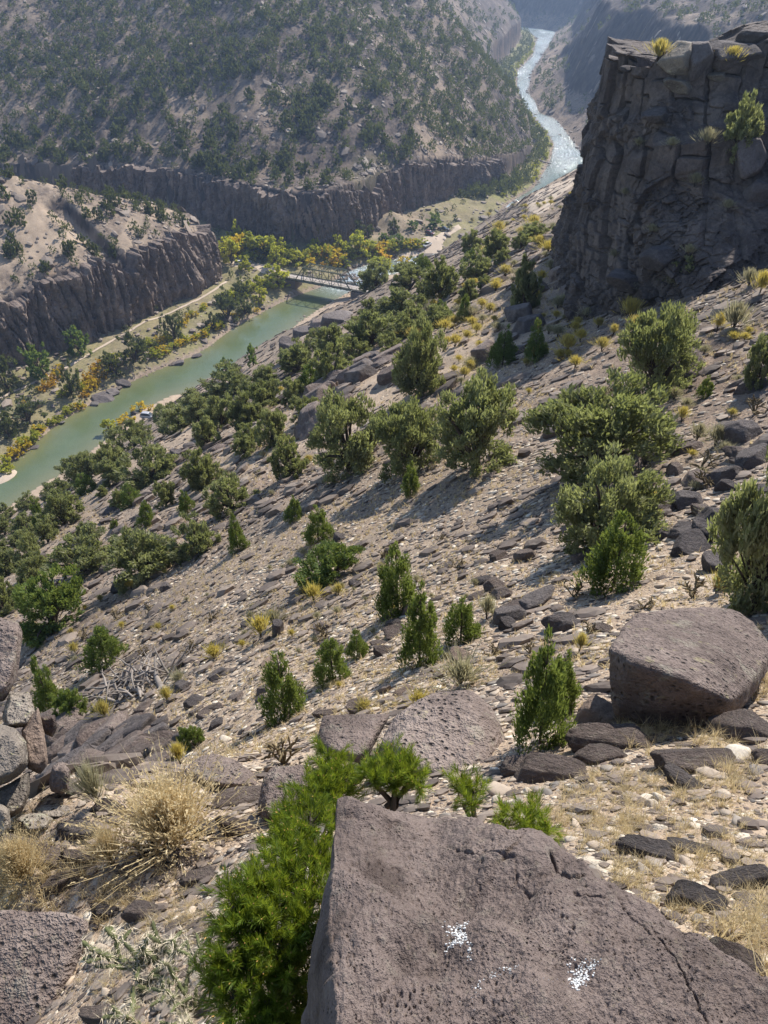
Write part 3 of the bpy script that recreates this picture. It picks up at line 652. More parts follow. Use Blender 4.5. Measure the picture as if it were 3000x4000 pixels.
def stand(u, v, wpx, hpx):
    """base point, width and height (m) of an upright bushy thing whose picture is wpx by hpx with its lower edge at (u, v)"""
    p, t = at(u, v - .16 * min(wpx, hpx)); dep = math.atan2(-ray(u, v)[2], ray(u, v)[1]); k = t / FPX
    W = wpx * k; H = max((hpx * k - .32 * W * math.sin(dep)) / math.cos(dep), .55 * W)
    return p, W, H, t
JV = 6
for i in range(JV):
    proto(('round', i), lambda: make_tree('juniper_tree', 'round', 130, 50, M['juniper'], M['bark'], 300 + i, .075))
    proto(('cone', i), lambda: make_tree('pinyon_tree', 'cone', 110, 50, M['pinyon'], M['bark'], 320 + i, .062, .34, .55))
for i in range(4):
    proto(('wide', i), lambda: make_tree('juniper_tree', 'wide', 170, 70, M['juniper'], M['bark'], 340 + i, .052, limbs=9))
    proto(('bright', i), lambda: make_tree('juniper_tree', 'round', 130, 70, M['pinyon'], M['bark'], 350 + i, .058))
# (kind, u, v_base, width px, height px, label)  in photo pixels
NEAR = [
 ('bright', 215, 2492, 300, 262, 'broad yellowish-green juniper bush behind the left boulder stack'),
 ('round', 560, 2285, 300, 225, 'dense grey-green juniper in the middle of the long juniper row'),
 ('round', 762, 2194, 175, 165, 'umbrella shaped juniper with a visible trunk at the right end of the juniper row'),
 ('cone', 930, 2160, 84, 150, 'slim pinyon standing alone right of the umbrella shaped juniper'),
 ('round', 330, 2262, 260, 180, 'bushy juniper at the left of the long juniper row'),
 ('round', 140, 2252, 130, 165, 'darker juniper closing the juniper row on the left'),
 ('round', 40, 2250, 150, 120, 'low juniper at the picture edge above the yellowish juniper bush'),
 ('round', 25, 2415, 130, 165, 'grey juniper cut by the left edge beside the yellowish juniper bush'),
 ('round', 250, 2085, 170, 165, 'grey branching juniper on the sandy patch near the river'),
 ('cone', 170, 2090, 75, 150, 'narrow dark juniper left of the grey branching juniper on the sand'),
 ('round', 110, 1995, 85, 70, 'small juniper on the sandy slope edge by the green river'),
 ('round', 20, 2100, 90, 80, 'small round juniper on the bare sand at the left edge'),
 ('round', 25, 2042, 75, 75, 'little juniper at the left edge just above the river'),
 ('round', 230, 1955, 150, 95, 'grey juniper on the slope edge over the river bend'),
 ('round', 345, 1895, 150, 135, 'dark juniper beside the small white beach'),
 ('round', 440, 1870, 130, 145, 'green juniper touching the white beach from the right'),
 ('round', 590, 1910, 220, 180, 'tall dark juniper with bare stems below the parked silver car'),
 ('round', 470, 1900, 130, 110, 'grey juniper left of the tall bare stemmed juniper'),
 ('round', 520, 1760, 170, 120, 'olive juniper just under the beach where the car is parked'),
 ('round', 700, 1700, 190, 130, 'spreading juniper above the rock pile on the left slope'),
 ('round', 820, 1760, 110, 140, 'round juniper beside a large pale rock on the left slope'),
 ('round', 800, 1920, 150, 160, 'open juniper in the middle of the left slope'),
 ('round', 910, 2020, 190, 170, 'wide olive juniper above the lone slim pinyon'),
 ('cone', 735, 2015, 70, 105, 'small cone shaped pinyon among pale scree'),
 ('round', 650, 1995, 90, 110, 'bushy juniper left of the small cone shaped pinyon'),
 ('cone', 575, 2065, 75, 115, 'green pinyon above the grey juniper row'),
 ('round', 345, 2110, 85, 75, 'round juniper shrub between the sand and the juniper row'),
 ('cone', 455, 2080, 48, 60, 'tiny pinyon on reddish ground above the juniper row'),
 ('round', 400, 1945, 50, 52, 'small lone juniper shrub on bare pale soil'),
 ('round', 1060, 1760, 130, 170, 'grey-green juniper above the open scree'),
 ('round', 960, 1690, 120, 150, 'juniper with gaps left of the rubble field'),
 ('round', 1130, 1880, 130, 185, 'slender open juniper left of the great juniper clump'),
 ('round', 1025, 1630, 170, 140, 'juniper on the rim rocks over the river'),
 ('round', 900, 1560, 200, 120, 'low juniper hedge along the slope edge by the bright green tree'),
 ('round', 760, 1620, 170, 110, 'low juniper on the slope edge next to the beach'),
 ('round', 650, 1660, 110, 90, 'juniper close right of the parked silver car'),
 ('round', 1040, 1520, 120, 90, 'small juniper behind the dark rim rocks'),
 ('cone', 416, 2622, 168, 180, 'full dark green pinyon alone on the pale scree'),
 ('cone', 205, 2792, 112, 212, 'pointed dark green pinyon by the left boulder stack'),
 ('bright', 300, 2850, 150, 160, 'round bright green juniper right of the pointed pinyon'),
 ('bright', 763, 2928, 95, 100, 'small bright green sapling by the dark lava rock'),
 ('cone', 1243, 2135, 122, 170, 'dark triangular pinyon above the spreading bonsai-like juniper'),
 ('bright', 1290, 2288, 260, 178, 'spreading bonsai-like juniper above the yellow flowering shrubs'),
 ('cone', 1555, 2420, 178, 300, 'tall full pinyon in the middle of the scree slope'),
 ('cone', 1640, 2625, 172, 320, 'tall light green pinyon in front of the full pinyon'),
 ('cone', 1800, 2530, 155, 205, 'thin see-through pinyon right of the tall light green pinyon'),
 ('cone', 1300, 2685, 150, 190, 'bushy pinyon with a ragged top on pale cobbles'),
 ('cone', 1395, 2580, 90, 120, 'small pinyon behind the ragged topped pinyon'),
 ('cone', 1115, 2828, 190, 285, 'dense dark pinyon above the dead cactus patch'),
 ('wide', 1365, 1885, 290, 335, 'left third of the great dark juniper clump'),
 ('wide', 1600, 1885, 270, 320, 'arching middle juniper of the great dark clump'),
 ('wide', 1860, 1885, 330, 385, 'tallest right hand juniper of the great dark clump'),
 ('cone', 1603, 1945, 75, 145, 'small bright cone shaped pinyon in front of the great juniper clump'),
 ('wide', 1650, 1565, 190, 335, 'tall columnar juniper standing alone above the great clump'),
 ('round', 1300, 1525, 150, 190, 'leaning juniper with a dark trunk above the rubble'),
 ('round', 1148, 1598, 90, 115, 'small dark juniper ball left of the leaning juniper'),
 ('round', 1450, 1375, 200, 160, 'dense olive juniper below the bridge end'),
 ('round', 1290, 1400, 170, 140, 'juniper behind the dark rim rocks over the water'),
 ('round', 1170, 1470, 150, 130, 'juniper bush on the slope edge over the pale green water'),
 ('cone', 1150, 2045, 76, 108, 'small cone shaped pinyon left of the great juniper clump'),
 ('cone', 1962, 1445, 112, 165, 'cone shaped green pinyon amid yellow shrubs'),
 ('cone', 1815, 1260, 62, 110, 'slim young pinyon on the yellow shrub slope'),
 ('round', 1720, 1190, 135, 170, 'dark juniper below the rocky knoll'),
 ('round', 1860, 1100, 120, 110, 'grey juniper on the shrubby slope left of the shaded crag'),
 ('round', 1600, 1150, 140, 110, 'dark low juniper near the right bridge end'),
 ('round', 1460, 1150, 120, 120, 'dark juniper hiding the right bridge end'),
 ('round', 1560, 1240, 180, 120, 'olive juniper below the low bridge juniper'),
 ('round', 1700, 1300, 140, 110, 'spreading juniper halfway along the shrubby slope'),
 ('round', 1580, 1330, 130, 100, 'round juniper above the dense olive juniper'),
 ('round', 1620, 1085, 120, 80, 'small juniper over the stream mouth'),
 ('wide', 2335, 1935, 530, 440, 'largest bright green juniper right of centre'),
 ('wide', 2560, 1595, 300, 390, 'tall ragged dark juniper behind the largest bright green juniper'),
 ('bright', 2800, 1060, 350, 240, 'flat topped juniper with a stout trunk against the shaded crag'),
 ('round', 2690, 1150, 230, 180, 'lower rounded juniper left of the stout trunked juniper'),
 ('wide', 2965, 1535, 130, 220, 'juniper cut by the right edge above the rubble chute'),
 ('cone', 2090, 1420, 92, 160, 'thin leaning pinyon left of the shaded crag foot'),
 ('round', 2045, 1235, 115, 220, 'tall juniper on a bare trunk left of the shaded crag'),
 ('round', 2200, 930, 95, 75, 'dark juniper touching the shaded crag beside the dirt road'),
 ('round', 2090, 940, 120, 60, 'dark low juniper under the dirt road bend'),
 ('cone', 2750, 1562, 66, 100, 'small green pinyon beside the blue-grey boulder'),
 ('wide', 2350, 2195, 400, 400, 'broad green pinyon in front of the largest bright green juniper'),
 ('cone', 2395, 2335, 255, 330, 'feathery light green pinyon with a visible straight stem'),
 ('wide', 2945, 2430, 380, 640, 'huge bright green juniper cut by the right edge'),
 ('cone', 2110, 2945, 235, 410, 'twin topped pinyon left of the big flat boulder'),
 ('cone', 2180, 2800, 150, 260, 'shorter pinyon top right behind the twin topped pinyon'),
 ('round', 2870, 620, 150, 230, 'grey-green juniper clinging to a ledge of the shaded crag'),
]
FILL = []
def fill_trees(n, poly, wp, hp, kinds, where):
    poly = np.array(poly, float); a = poly.min(0); b = poly.max(0); k = 0
    while k < n:
        u, v = a + (b - a) * rng.random(2)
        if sdist(poly, np.array([u]), np.array([v]), True)[0][0] < 0: continue
        if min((math.hypot(u - q[1], v - q[2]) for q in NEAR + FILL)) < 34: continue
        w_ = rng.uniform(.65, 1.25); kd = random.choice(kinds); FILL.append((kd, u, v, wp * w_, hp * w_ * rng.uniform(.85, 1.2), ('pointed pinyon ' if kd == 'cone' else 'grey-green juniper ') + where)); k += 1
fill_trees(17, [(300, 1900), (600, 1720), (1000, 1500), (1350, 1260), (1420, 1420), (1150, 1740), (650, 1960), (350, 2040)], 110, 105, ['round'] * 4 + ['cone'], 'in the dense belt along the slope edge above the river')
fill_trees(20, [(1350, 1260), (1600, 1090), (1800, 1010), (2000, 960), (2150, 960), (2000, 1100), (1750, 1320), (1420, 1430)], 85, 85, ['round'] * 3 + ['cone'], 'between the bridge and the shaded crag')
fill_trees(5, [(0, 2100), (250, 2000), (350, 2250), (0, 2350)], 110, 100, ['round'], 'at the far left of the near slope')
LIST = {'round': JV, 'cone': JV, 'wide': 4, 'bright': 4}; cnt = {}
TREEPOS = []
for (kind, u, v, wp, hp, lab) in NEAR + FILL:
    p, W, H, t = stand(u, v, wp, hp)
    if u > 2600 and v < 700: # on the crag
        d = ray(u, v); q = SPV.reshape(-1, 3) - np.array([0, 0, CAMZ]); dist = np.linalg.norm(np.cross(q, d / np.linalg.norm(d)), axis=1); i_ = np.argmin(dist); p = SPV.reshape(-1, 3)[i_]; t = q[i_] @ d / (d @ d); W, H = wp * t / FPX, hp * t / FPX
    i = cnt.get(kind, 0); cnt[kind] = i + 1; key = (kind, i % LIST[kind])
    nm = 'pinyon' if kind == 'cone' else 'juniper'
    o = place(key, p - np.array([0, 0, .03 * H]), (W * 1.05, W * 1.05, H * 1.04), random.random() * 6.28, label=lab, cat='pine tree' if kind == 'cone' else 'juniper tree', group='pinyons and junipers on the near slope' if (kind, u, v, wp, hp, lab) in NEAR else lab.split(' ', 1)[1] + ' group', tilt=(random.uniform(-.06, .06), random.uniform(-.06, .06)))
    TREEPOS.append((p[0], p[1], W * .5))
TREEPOS = np.array(TREEPOS)
# ------------------------------------------------------------------ trees by the river
for i in range(4):
    proto(('lime', i), lambda: make_tree('cottonwood_tree', 'round', 60, 22, M['lime'], M['bark'], 400 + i, .085, .75, .2))
    proto(('green', i), lambda: make_tree('riverside_tree', 'round', 60, 22, M['green'], M['bark'], 410 + i, .085, .6, .3))
    proto(('dark', i), lambda: make_tree('juniper_tree', 'round', 60, 24, M['farleaf'], M['bark'], 420 + i, .085, .45, .6))
for i in range(3):
    proto(('yellow', i), lambda: make_tree('willow_bush', 'wide', 40, 16, M['yellow'], M['bark'], 430 + i, .11, .55, .5, limbs=4))
    proto(('orange', i), lambda: make_tree('willow_bush', 'wide', 40, 16, M['orangeleaf'], M['bark'], 440 + i, .11, .55, .5, limbs=4))
RIV = [
 ('green', 315, 1398, 105, 130, 'round blue-green tree against the columnar left cliff'), ('green', 158, 1485, 118, 158, 'larger blue-green tree at the foot of the left cliff'),
 ('dark', 30, 1545, 120, 160, 'dark tree at the left edge below the cliff'), ('dark', 525, 1434, 128, 130, 'big dark round juniper in the middle of the far bank'),
 ('dark', 455, 1482, 98, 112, 'grey-green juniper left of the big dark round one on the far bank'), ('dark', 280, 1556, 92, 150, 'dark upright juniper beside the orange bushes'),
 ('dark', 682, 1338, 88, 122, 'dark pointed juniper above the yellow willow hedge'), ('dark', 830, 1292, 56, 72, 'small dark juniper at the end of the yellow willow hedge'),
 ('dark', 890, 1272, 115, 132, 'grey juniper pair at the bend of the far bank'), ('dark', 958, 1240, 90, 90, 'low grey juniper by the water left of the bridge'),
 ('dark', 115, 1672, 168, 125, 'wide dark bush mass behind the yellow bank willows'), ('dark', 35, 1718, 85, 112, 'dark round tree at the left edge of the far bank'),
 ('green', 890, 1484, 78, 88, 'bright green cottonwood on the near beach'), ('green', 990, 1438, 62, 92, 'taller bright green cottonwood by the pale water'),
 ('lime', 925, 960, 70, 95, 'tall green cottonwood behind the cliff nose'), ('lime', 995, 1010, 150, 105, 'wide yellow-green cottonwood below the far cliff'), ('lime', 905, 1040, 80, 115, 'yellow cottonwood touching the cliff nose'),
 ('lime', 1085, 1045, 85, 95, 'light yellow-green cottonwood behind the bridge'), ('lime', 1170, 1050, 95, 70, 'low yellow-green cottonwood beside the bridge truss'), ('lime', 1085, 1135, 105, 95, 'yellow-green cottonwood in front of the left bridge end'),
 ('dark', 1030, 1020, 55, 60, 'dark green tree among the yellow cottonwoods'), ('lime', 1232, 985, 38, 55, 'little yellow-green tree at the foot of the far cliff'), ('lime', 1278, 1025, 45, 75, 'slim yellow-green tree left of the golden bush'),
 ('yellow', 1320, 1035, 75, 60, 'golden bush right behind the bridge truss'), ('lime', 1340, 1050, 60, 50, 'olive bush at the rapids behind the bridge'), ('lime', 1405, 1015, 110, 110, 'large olive cottonwood above the rapids'),
 ('orange', 1490, 1020, 85, 65, 'orange bush between the olive cottonwood and the parking lot'), ('lime', 1485, 1062, 100, 42, 'flat olive bush in the rapids'), ('yellow', 1580, 1038, 62, 35, 'golden bush on the gravel bar'),
 ('green', 1560, 975, 75, 62, 'green tree at the edge of the parking lot'), ('lime', 1640, 972, 60, 42, 'olive bush on the parking lot edge left of the white pickup'), ('green', 1610, 905, 52, 48, 'round green tree behind the parking lot'),
 ('green', 1695, 905, 78, 72, 'largest green tree by the dark parked car'), ('green', 1500, 960, 60, 50, 'small green tree left of the parking lot trees'), ('dark', 1385, 915, 60, 70, 'dark juniper at the left foot of the rubble cone'),
 ('dark', 1440, 940, 60, 65, 'dark juniper low on the rubble cone'), ('dark', 1540, 925, 55, 70, 'dark juniper right of the rubble cone'), ('lime', 1015, 1190, 70, 70, 'small green tree below the left bridge end'), ('dark', 945, 1180, 80, 80, 'grey bush on the rubble bank left of the bridge'),
 ('lime', 960, 1065, 60, 60, 'small yellow cottonwood beside the parked cars left of the bridge'),
 ('lime', 430, 1700, 60, 65, 'lime green bush at the water edge of the near beach'), ('yellow', 490, 1660, 75, 45, 'yellow-green shrub on the near beach left of the car'), ('yellow', 545, 1612, 70, 36, 'golden shrub on the near beach above the car'),
 ('yellow', 590, 1604, 40, 26, 'small golden shrub at the hood of the silver car'),
]
RL = {'lime': 4, 'green': 4, 'dark': 4, 'yellow': 3, 'orange': 3}
for (kind, u, v, wp, hp, lab) in RIV:
    p, W, H, t = stand(u, v, wp, hp); i = cnt.get(kind, 0); cnt[kind] = i + 1
    place((kind, i % RL[kind]), p - np.array([0, 0, .02 * H]), (W, W, H), random.random() * 6.28, label=lab, cat='bush' if 'bush' in lab or 'shrub' in lab else 'tree', group='trees and bushes along the river')
# willow hedge on the far bank: yellow, lime and orange bushes
hedge = []
for (u0, v0, u1, v1, n, wp, hp, kinds) in ((600, 1408, 870, 1278, 15, 46, 34, 'yyll'), (20, 1840, 150, 1700, 9, 60, 48, 'yyly'), (150, 1690, 330, 1590, 10, 40, 30, 'ylll'), (330, 1560, 400, 1490, 6, 42, 42, 'yoo'), (340, 1500, 390, 1440, 5, 40, 40, 'oy'), (170, 1530, 230, 1480, 6, 44, 44, 'oyo'), (110, 1560, 250, 1440, 5, 30, 26, 'y'), (690, 1290, 800, 1210, 8, 34, 28, 'lyo'), (900, 1240, 1000, 1215, 5, 36, 24, 'yl'), (1090, 1000, 1300, 1030, 7, 44, 36, 'lo'), (1230, 1040, 1330, 1045, 4, 44, 34, 'oy'), (1430, 990, 1480, 985, 3, 50, 40, 'lo'), (890, 1000, 1090, 1020, 9, 80, 80, 'lly'), (1230, 1000, 1480, 1010, 9, 70, 60, 'lly'), (1500, 985, 1640, 970, 6, 60, 45, 'ly'), (420, 1440, 660, 1330, 9, 46, 40, 'lly'), (880, 1190, 1060, 1120, 8, 56, 46, 'l'), (250, 1560, 420, 1460, 7, 46, 40, 'ly'), (1130, 1030, 1230, 1020, 5, 60, 55, 'l')):
    for j in range(n):
        f = (j + random.uniform(-.3, .3)) / max(1, n - 1); hedge.append((u0 + (u1 - u0) * f + random.uniform(-9, 9), v0 + (v1 - v0) * f + random.uniform(-8, 8), wp * random.uniform(.7, 1.25), hp * random.uniform(.7, 1.25), random.choice(kinds)))
for u, v, wp, hp, c in hedge:
    kind = {'y': 'yellow', 'l': 'lime', 'o': 'orange'}[c]; p, W, H, t = stand(u, v, wp, hp); i = cnt.get(kind, 0); cnt[kind] = i + 1
    lab = {'y': 'bright yellow autumn willow in the bank thicket by the green river', 'l': 'yellow-green willow in the bank thicket by the green river', 'o': 'rusty orange autumn willow in the bank thicket by the green river'}[c]
    place((kind, i % RL[kind]), p, (W, W, H), random.random() * 6.28, label=lab, cat='willow', group={'y': 'yellow willows along the banks', 'l': 'yellow-green willows along the banks', 'o': 'orange willows along the banks'}[c])
k_ = np.where((LB[:, 1] > 425) & (LB[:, 1] < 1150))[0]; up_ = resamp(LB[k_], 7.5)
for q in up_:
    x_, y_ = q[0] - rng.uniform(1.5, 7), q[1] + rng.uniform(-3, 3); W = rng.uniform(2.5, 5); i = cnt.get('lime', 0); cnt['lime'] = i + 1
    place(('lime', i % 4), (x_, y_, ground_z(x_, y_)[0] - .1), (W, W, W * rng.uniform(.5, .9)), random.random() * 6.28, label='yellow-green bush in the narrow strip along the far upstream river', cat='bush', group='bushes along the upstream bank')
# ------------------------------------------------------------------ junipers of the far slopes: the largest as things, the rest as one stand
FT = [proto(('far', i), lambda: make_tree('juniper_tree', 'cone' if i % 3 == 2 else 'round', 34, 9, M['farleaf'], M['bark'], 450 + i, .17, .6, .7, parts=False, limbs=3)) for i in range(5)]
cand = []
N0 = 80000
rr = np.exp(rng.uniform(math.log(215), math.log(1500), N0)); tt = rng.uniform(-1, 1, N0) * np.radians(32); cx, cy = rr * np.sin(tt), rr * np.cos(tt)
cz = ground_z(cx, cy); fdl, fdr, fdm, fsm, fdw, fsw, _ = fields(cx, cy)
gx1 = (ground_z(cx + 2, cy) - ground_z(cx - 2, cy)) / 4; gy1 = (ground_z(cx, cy + 2) - ground_z(cx, cy - 2)) / 4; slope = np.hypot(gx1, gy1)
area = rr * rr / 215 ** 2   # log-uniform radius: even density per square metre
dens = .09 + .36 * sstep(-.3, .3, fbm(cx / 26, cy / 75, seed=501)) * sstep(-.35, .25, fbm(cx / 13, cy / 13, seed=502) + .12)
dens = np.where((fdl > 0) & (fdm > 3), .17, dens)
flat = (fdl > 2) & (fdm < -1) & (fdw < -1); dens = np.where(flat, np.where(cy > 425, .55, .018), dens); dens = np.where((fdr > 0), np.where(cy < 470, .0, .14), dens)
dens = np.where((fdl > 3) & (cy > 440) & (cy < 620), np.maximum(dens, .42), dens)
ok = (slope < 1.3) & (np.maximum(fdl, fdr) > 4) & (rng.random(N0) < dens * np.minimum(1, area * .30)) & ((fdl > 0) | (fdr > 0))
cx, cy, cz, frr = cx[ok], cy[ok], cz[ok], rr[ok]
fw = np.where(flat[ok] & (cy < 425), 3.0, rng.uniform(2.8, 5.4, len(cx))) * np.where(fdm[ok] > 2, .8, 1); fh = fw * rng.uniform(.9, 1.5, len(cx))
dv = np.stack([cx, cy, cz - CAMZ], 1); dep_ = cy * CP - (cz - CAMZ) * SP; uu = 1500 + FPX * cx / dep_; vv = 2000 - FPX * ((cz - CAMZ) * CP + cy * SP) / dep_
inv = (uu > -60) & (uu < 3060) & (vv > -60) & (vv < 2000)
px_ = np.where(inv, fw * FPX / dep_, 0); order = np.argsort(-px_)
# line of sight against the ground for the ones that would be things
def seen(x, y, z):
    f = np.linspace(.05, .97, 90); g_ = ground_z(x * f, y * f); return np.all(g_ < CAMZ + (z - CAMZ) * f)
pick = []
for i in order:
    if len(pick) >= 168 or px_[i] <= 0: break
    if seen(cx[i], cy[i], cz[i] + fh[i]): pick.append(i)
pk = set(pick)
for q, i in enumerate(pick):
    mound_ = fdm[ok][i] > 2
    lab = 'small dark juniper scattered over the sandy mound above the left cliff' if mound_ else ('small dark juniper on the valley floor beyond the green river' if flat[ok][i] else 'small grey-green juniper dotted on the great far canyon slope')
    place(('far', q % 5), (cx[i], cy[i], cz[i] - .1), (fw[i], fw[i], fh[i]), random.random() * 6.28, label=lab, cat='juniper tree', group='junipers on the sandy mound' if mound_ else ('junipers on the valley floor' if flat[ok][i] else 'junipers on the far slope'))
mbF = MB()
rest = [i for i in range(len(cx)) if i not in pk]
tv = []
for k_ in range(5):
    me = FT[k_].data; v = np.empty(len(me.vertices) * 3, np.float32); me.vertices.foreach_get('co', v); l = np.empty(len(me.loops), np.int32); me.loops.foreach_get('vertex_index', l)
    ti = np.empty(len(me.vertices), np.float32); me.attributes['tint'].data.foreach_get('value', ti); mi = np.empty(len(me.polygons), np.int32); me.polygons.foreach_get('material_index', mi)
    q4 = l.reshape(-1, 4); keep = mi == 0; tv.append((v.reshape(-1, 3), q4[keep], ti))
nlf = (tv[0][1]).shape[0]
for k_ in range(5):
    idx = np.array(rest[k_::5]); v, q4, ti = tv[k_]; vmax = q4.max() + 1; v = v[:vmax]; ti = ti[:vmax]
    sub = rng.permutation(len(q4))
    for far_, ids in ((0, idx[frr[idx] < 650]), (1, idx[frr[idx] >= 650])):
        if not len(ids): continue
        q = q4[sub[:110]] if not far_ else q4[sub[:45]]
        vq = v[q.ravel()]; 
        if far_: vq = vq.reshape(-1, 4, 3); c_ = vq.mean(1, keepdims=True); vq = ((vq - c_) * 1.6 + c_).reshape(-1, 3)
        tq = ti[q.ravel()]
        a = rng.random(len(ids)) * 6.28; ca, sa = np.cos(a)[:, None], np.sin(a)[:, None]
        x_ = (vq[None, :, 0] * ca - vq[None, :, 1] * sa) * fw[ids][:, None] + cx[ids][:, None]; y_ = (vq[None, :, 0] * sa + vq[None, :, 1] * ca) * fw[ids][:, None] + cy[ids][:, None]; z_ = vq[None, :, 2] * fh[ids][:, None] + cz[ids][:, None] - .1
        shade = rng.uniform(-.25, .25, len(ids))[:, None]
        mbF.add(np.stack([x_.ravel(), y_.ravel(), z_.ravel()], 1), np.arange(x_.size).reshape(-1, 4), np.clip(tq[None, :] + shade, 0, 1).ravel())
tag(mbF.build('juniper_woodland', M['farleaf']), kind='stuff')
print('TIME trees', len(cx), 'far trees', mbF.n // 4, 'cards')
# ------------------------------------------------------------------ rocks
_ico = {}
def ico(sub):
    if sub not in _ico:
        b = bmesh.new(); bmesh.ops.create_icosphere(b, subdivisions=sub, radius=1.0); b.verts.ensure_lookup_table()
        _ico[sub] = (np.array([v.co[:] for v in b.verts]), np.array([[v.index for v in f.verts] for f in b.faces])); b.free()
    return _ico[sub]
def plane_rock(N, D, sub, p=18, amp=.05, fr=2.2, seed=0, fine=.012):
    dirs, F = ico(sub); q = np.maximum(dirs @ N.T, 0) / D[None, :]; r = (q ** p).sum(1) ** (-1. / p); r = np.minimum(r, 2.5)
    V = dirs * r[:, None]
    n = fbm(V[:, 0] * fr + seed, V[:, 1] * fr, V[:, 2] * fr, o=4, seed=seed + 3); f = fbm(V[:, 0] * fr * 6, V[:, 1] * fr * 6, V[:, 2] * fr * 6, o=3, seed=seed + 5)
    return V * (1 + amp * n + fine * f)[:, None], F
def rand_rock(seed, sub=3, planes=13, p=18, amp=.06, flat=.72):
    r = np.random.default_rng(seed); N = rsph(planes, r); N = np.vstack([N, [[0, 0, 1]], [[0, 0, -1]], rsph(14, r)]); D = np.r_[.62 + .3 * r.random(planes), flat, .7, np.full(14, 1.05)]
    return plane_rock(N, D, sub, p, amp, seed=seed)
def hull_rock(P, sub=5, p=36, amp=.03, fr=1.6, seed=0, fine=.008):
    P = np.asarray(P, float); c = P.mean(0); b = bmesh.new()
    for q in P - c: b.verts.new(q)
    bmesh.ops.convex_hull(b, input=b.verts); b.faces.ensure_lookup_table(); N = []; D = []
    for f in b.faces:
        f.normal_update(); n = np.array(f.normal[:]); d = n @ np.array(f.verts[0].co[:])
        if d < 0: n, d = -n, -d
        if d > 1e-4: N.append(n); D.append(d)
    b.free(); N = np.array(N); D = np.array(D)
    # weight by merging near-parallel faces so that bevels stay even
    keep = []
    for i in range(len(N)):
        if all(N[i] @ N[j] < .995 for j in keep): keep.append(i)
    V, F = plane_rock(N[keep], D[keep], sub, p, amp, fr / np.linalg.norm(P - c, axis=1).mean(), seed, fine)
    return V, F, c
ROCKS = [rand_rock(600 + i, 5, 10 + i % 5, 44, .075, .55 + .25 * (i % 3) / 2) for i in range(8)]
ROUND = [rand_rock(640 + i, 5, 10, 16, .16, .6) for i in range(4)]
def rock_obj(name, shape, mat, label=None, cat='rock', group=None, smooth=True):
    V, F = shape; o = mk(name, V, [F], mat, None, smooth)
    return tag(o, label, cat, group)
rock_me = {}
def put_rock(u, v, wp, hp, mat, label, group=None, idx=None, rnd=False, sink=.3, squash=1.0, rz=None, name='boulder', dt=0.0):
    p, t = at(u, v + .18 * hp); d = ray(u, v); k = t / FPX
    c = np.array([0, 0, CAMZ]) + d * (t + dt) * 1.0
    i = random.randrange(4 if rnd else 8) if idx is None else idx; key = (rnd, i, mat)
    if key not in rock_me:
        V, F = (ROUND if rnd else ROCKS)[i]; o = mk(name, V, [F], M[mat], None, True); rock_me[key] = o.data
    else: o = bpy.data.objects.new(name, rock_me[key]); COL.objects.link(o)
    sx = wp * k * .60; de = math.atan2(-d[2], d[1]); sy = min(sx * .85, hp * k * .60 / math.sin(de) * .8); q_ = (hp * k * .58) ** 2 - (sy * math.sin(de)) ** 2; sz = max(math.sqrt(max(q_, 0)) / math.cos(de), .45 * min(sx, sy)) * squash; sz = min(sz, 1.15 * sx)
    if hp > 1.4 * wp: sz = hp * k * .58 / math.cos(de)
    o.scale = (sx, sy, sz); o.location = p + np.array([0, 0, sz * (1 - 2 * sink) * .55]); o.rotation_euler = (random.uniform(-.15, .15), random.uniform(-.2, .2), random.uniform(-.5, .5) + random.choice((0, 3.14)) if rz is None else rz)
    return tag(o, label, 'boulder' if wp > 90 else 'rock', group)
G1 = 'boulders in the foreground'; G2 = 'dark boulders on the right slope'; G3 = 'dark rocks on the scree slope'; G4 = 'boulders along the river'; G5 = 'rocks of the left stack'
